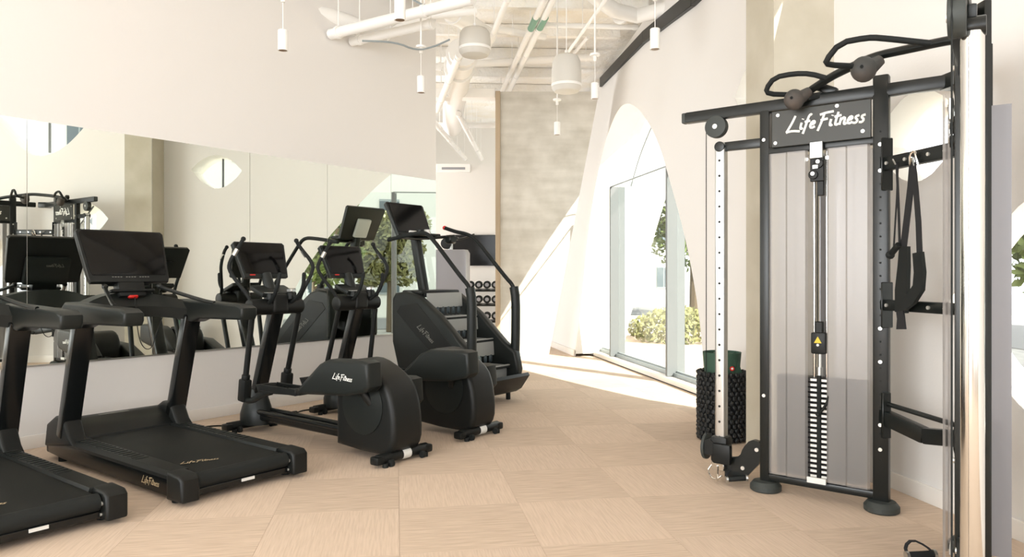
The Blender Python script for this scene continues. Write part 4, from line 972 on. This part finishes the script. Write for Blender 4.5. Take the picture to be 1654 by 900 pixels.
lab = thing('pipe_label', 'green lettered band on the conduits near the top', 'label', PP(868, 28, 4.64))
q = MB(lab.location); dd = (PP(806, 158, 4.72)-PP(884, -12, 4.72)).normalized()
q.cyl(PP(866, 28, 4.72), PP(866, 28, 4.72)+dd*.45, .046, 14); q.cyl(PP(880, 28, 4.72), PP(880, 28, 4.72)+dd*.4, .051, 14); q.build('label_wrap', 'label_green', lab)
# joists of the ceiling
for k in range(9):
    y = 5.2+k*1.15; q = MB((0, y, ZC-.09)); x1 = W0.x+WE.x*(y-3.7)/WE.y; x0 = max(-7, (WP.x+WD.x*(y-WP.y)/WD.y) if y < 9.3 else -6.5)
    q.bar((x0+.05, y-.25, ZC-.09), (x1+.4, y+.25, ZC-.09), .10, .17, .004, 1)
    j_ = q.build('ceiling_joist', 'ceiling', ceil); j_.location = (0, y, ZC-.09)
df = thing('air_diffuser', 'slotted white air diffuser high on the alcove wall', 'vent', (-1.25, 15.63, 3.58))
q = MB(); q.box((0, 0, .05), (.72, .05, .18), bev=.006); q.build('frame', 'pipe', df)
q = MB(); q.box((0, -.026, .04), (.50, .01, .05)); q.build('slot', 'cabinet', df)

# ------------------------------------------------------------ cords on the floor
def gw(ox, oy, x, y, z=.008): return V((ox, oy, 0))+WD*x-WN*y+V((0, 0, z))
c1 = MB(); c1.tube([gw(-.765, 5.29, -.45, 2.15), gw(-.765, 5.29, -.38, 2.2), gw(-.765, 5.29, -.28, 2.12), gw(-.765, 5.29, -.30, 2.28), gw(-.765, 5.29, -.15, 2.25), gw(-.765, 5.29, -.02, 2.05)], .007, 6, 2)
oc = c1.build('power_cord', 'rubber'); tag(oc, 'black power cord looped on the floor by the baseboard near the treadmill', 'cord')
c1 = MB(); c1.tube([gw(-.243, 6.1, -.30, 2.10), gw(-.243, 6.1, -.18, 2.16), gw(-.243, 6.1, -.05, 2.10)], .007, 6, 2); c1.box(gw(-.243, 6.1, -.32, 2.10, .015), (.05, .03, .025), (0, 0, .5), .005)
oc = c1.build('power_cord', 'rubber'); tag(oc, 'short black power cord on the floor behind the first elliptical', 'cord')

# ------------------------------------------------------------ outside
mb = MB(); mb.box((20, 22, -.35), (36, 70, .3)); go = struct(mb.build('ground', 'pave'))
mb = MB(); mb.box((13, 20, -.195), (5, 70, .03)); mb.box((2, 31, -.19), (40, 6, .03)); struct(mb.build('street', 'road'))
def leafy(mb, c, r, n, size, sc=(1, 1, 1)):
    verts, faces = [], []
    b = bmesh.new()
    for _ in range(n):
        v = V((random.gauss(0, 1), random.gauss(0, 1), random.gauss(0, 1))).normalized()*r*random.uniform(.55, 1.0)**.6
        p = V(c)+V((v.x*sc[0], v.y*sc[1], v.z*sc[2]))
        a = V((random.gauss(0, 1), random.gauss(0, 1), random.gauss(0, 1))).normalized()*size; q_ = a.orthogonal().normalized()*size*.55
        b.faces.new([b.verts.new(p-a), b.verts.new(p+q_), b.verts.new(p+a), b.verts.new(p-q_)])
    mb.merge(b)
random.seed(3)
def tree(x, y, h, r, label, m='leaf'):
    t_ = thing('street_tree', label, 'tree', (x, y, -.2), 0)
    q = MB(); q.tube([(0, 0, 0), (.05, .03, h*.4), (0, 0, h*.75)], [.12, .10, .05], 8, 1)
    for k in range(5):
        a = k*1.3; q.tube([(0, 0, h*.45), (math.cos(a)*r*.5, math.sin(a)*r*.5, h*.7), (math.cos(a)*r*.8, math.sin(a)*r*.8, h*.85)], .03, 5, 1)
    q.build('trunk', 'bark', t_)
    q = MB()
    for k in range(11):
        a = random.uniform(0, 2*PI); rr = random.uniform(.1, .75)*r
        leafy(q, (math.cos(a)*rr, math.sin(a)*rr, h*random.uniform(.55, 1.0)), r*.5, 420, .10)
    q.build('crown', m, t_, ang=180)
tree(5.2, 21, 4.6, 2.0, 'leafy street tree seen through the arch window')
tree(9.6, 10.0, 2.9, .95, 'olive leaved tree seen in the mirror below the arch', 'leaf2')
tree(6.7, 8.0, 3.0, 1.1, 'green tree seen in the mirror behind the second elliptical')
tree(8.5, 26, 5.5, 2.4, 'distant tree right of the arch window mullion', 'leaf2')
def bush(x, y, r, label, m='leaf2'):
    t_ = thing('bush', label, 'bush', (x, y, -.2), 0)
    q = MB(); leafy(q, (0, 0, r*.55), r, 1500, .07, (1.5, 1.5, .62)); q.build('foliage', m, t_, ang=180)
    q = MB(); q.tube([(0, 0, 0), (0, 0, r*.4)], .04, 6); q.build('stem', 'bark', t_)
bush(3.55, 15.2, .75, 'low olive bush seen between the arch mullions')
bush(5.6, 12.6, .7, 'low green bush seen in the right pane of the arch window', 'leaf')
bush(5.3, 17.9, .7, 'low bush behind the others by the street', 'leaf')
def house(loc, rz, w, h, n, fl_, label):
    t_ = thing('white_building', label, 'building', loc, rz)
    q = MB(); q.box((0, .5, h/2), (w, 1, h)); q.build('wall', 'facade', t_)
    for i in range(n):
        for j in range(fl_):
            x = -w/2+(i+.5)*w/n; z_ = 1.4+j*2.3
            q = MB(); q.box((x, -.03, z_), (.72, .06, 1.15)); f_ = q.build('window_frame', 'winframe', t_)
            q = MB()
            q.box((x-.19, -.065, z_), (.33, .01, 1.0)); q.box((x+.19, -.065, z_), (.33, .01, 1.0)); q.build('window_glass', 'housewin', f_)
    q = MB(); q.box((0, -.1, h), (w+.3, .3, .3)); q.build('cornice', 'facade', t_)
house((16.5, 9.5, -.2), -PI/2, 20, 9.5, 8, 4, 'white building with dark windows, seen in the mirror')
house((5, 38, -.2), 0, 26, 8.0, 9, 3, 'pale building across the street beyond the arch window')
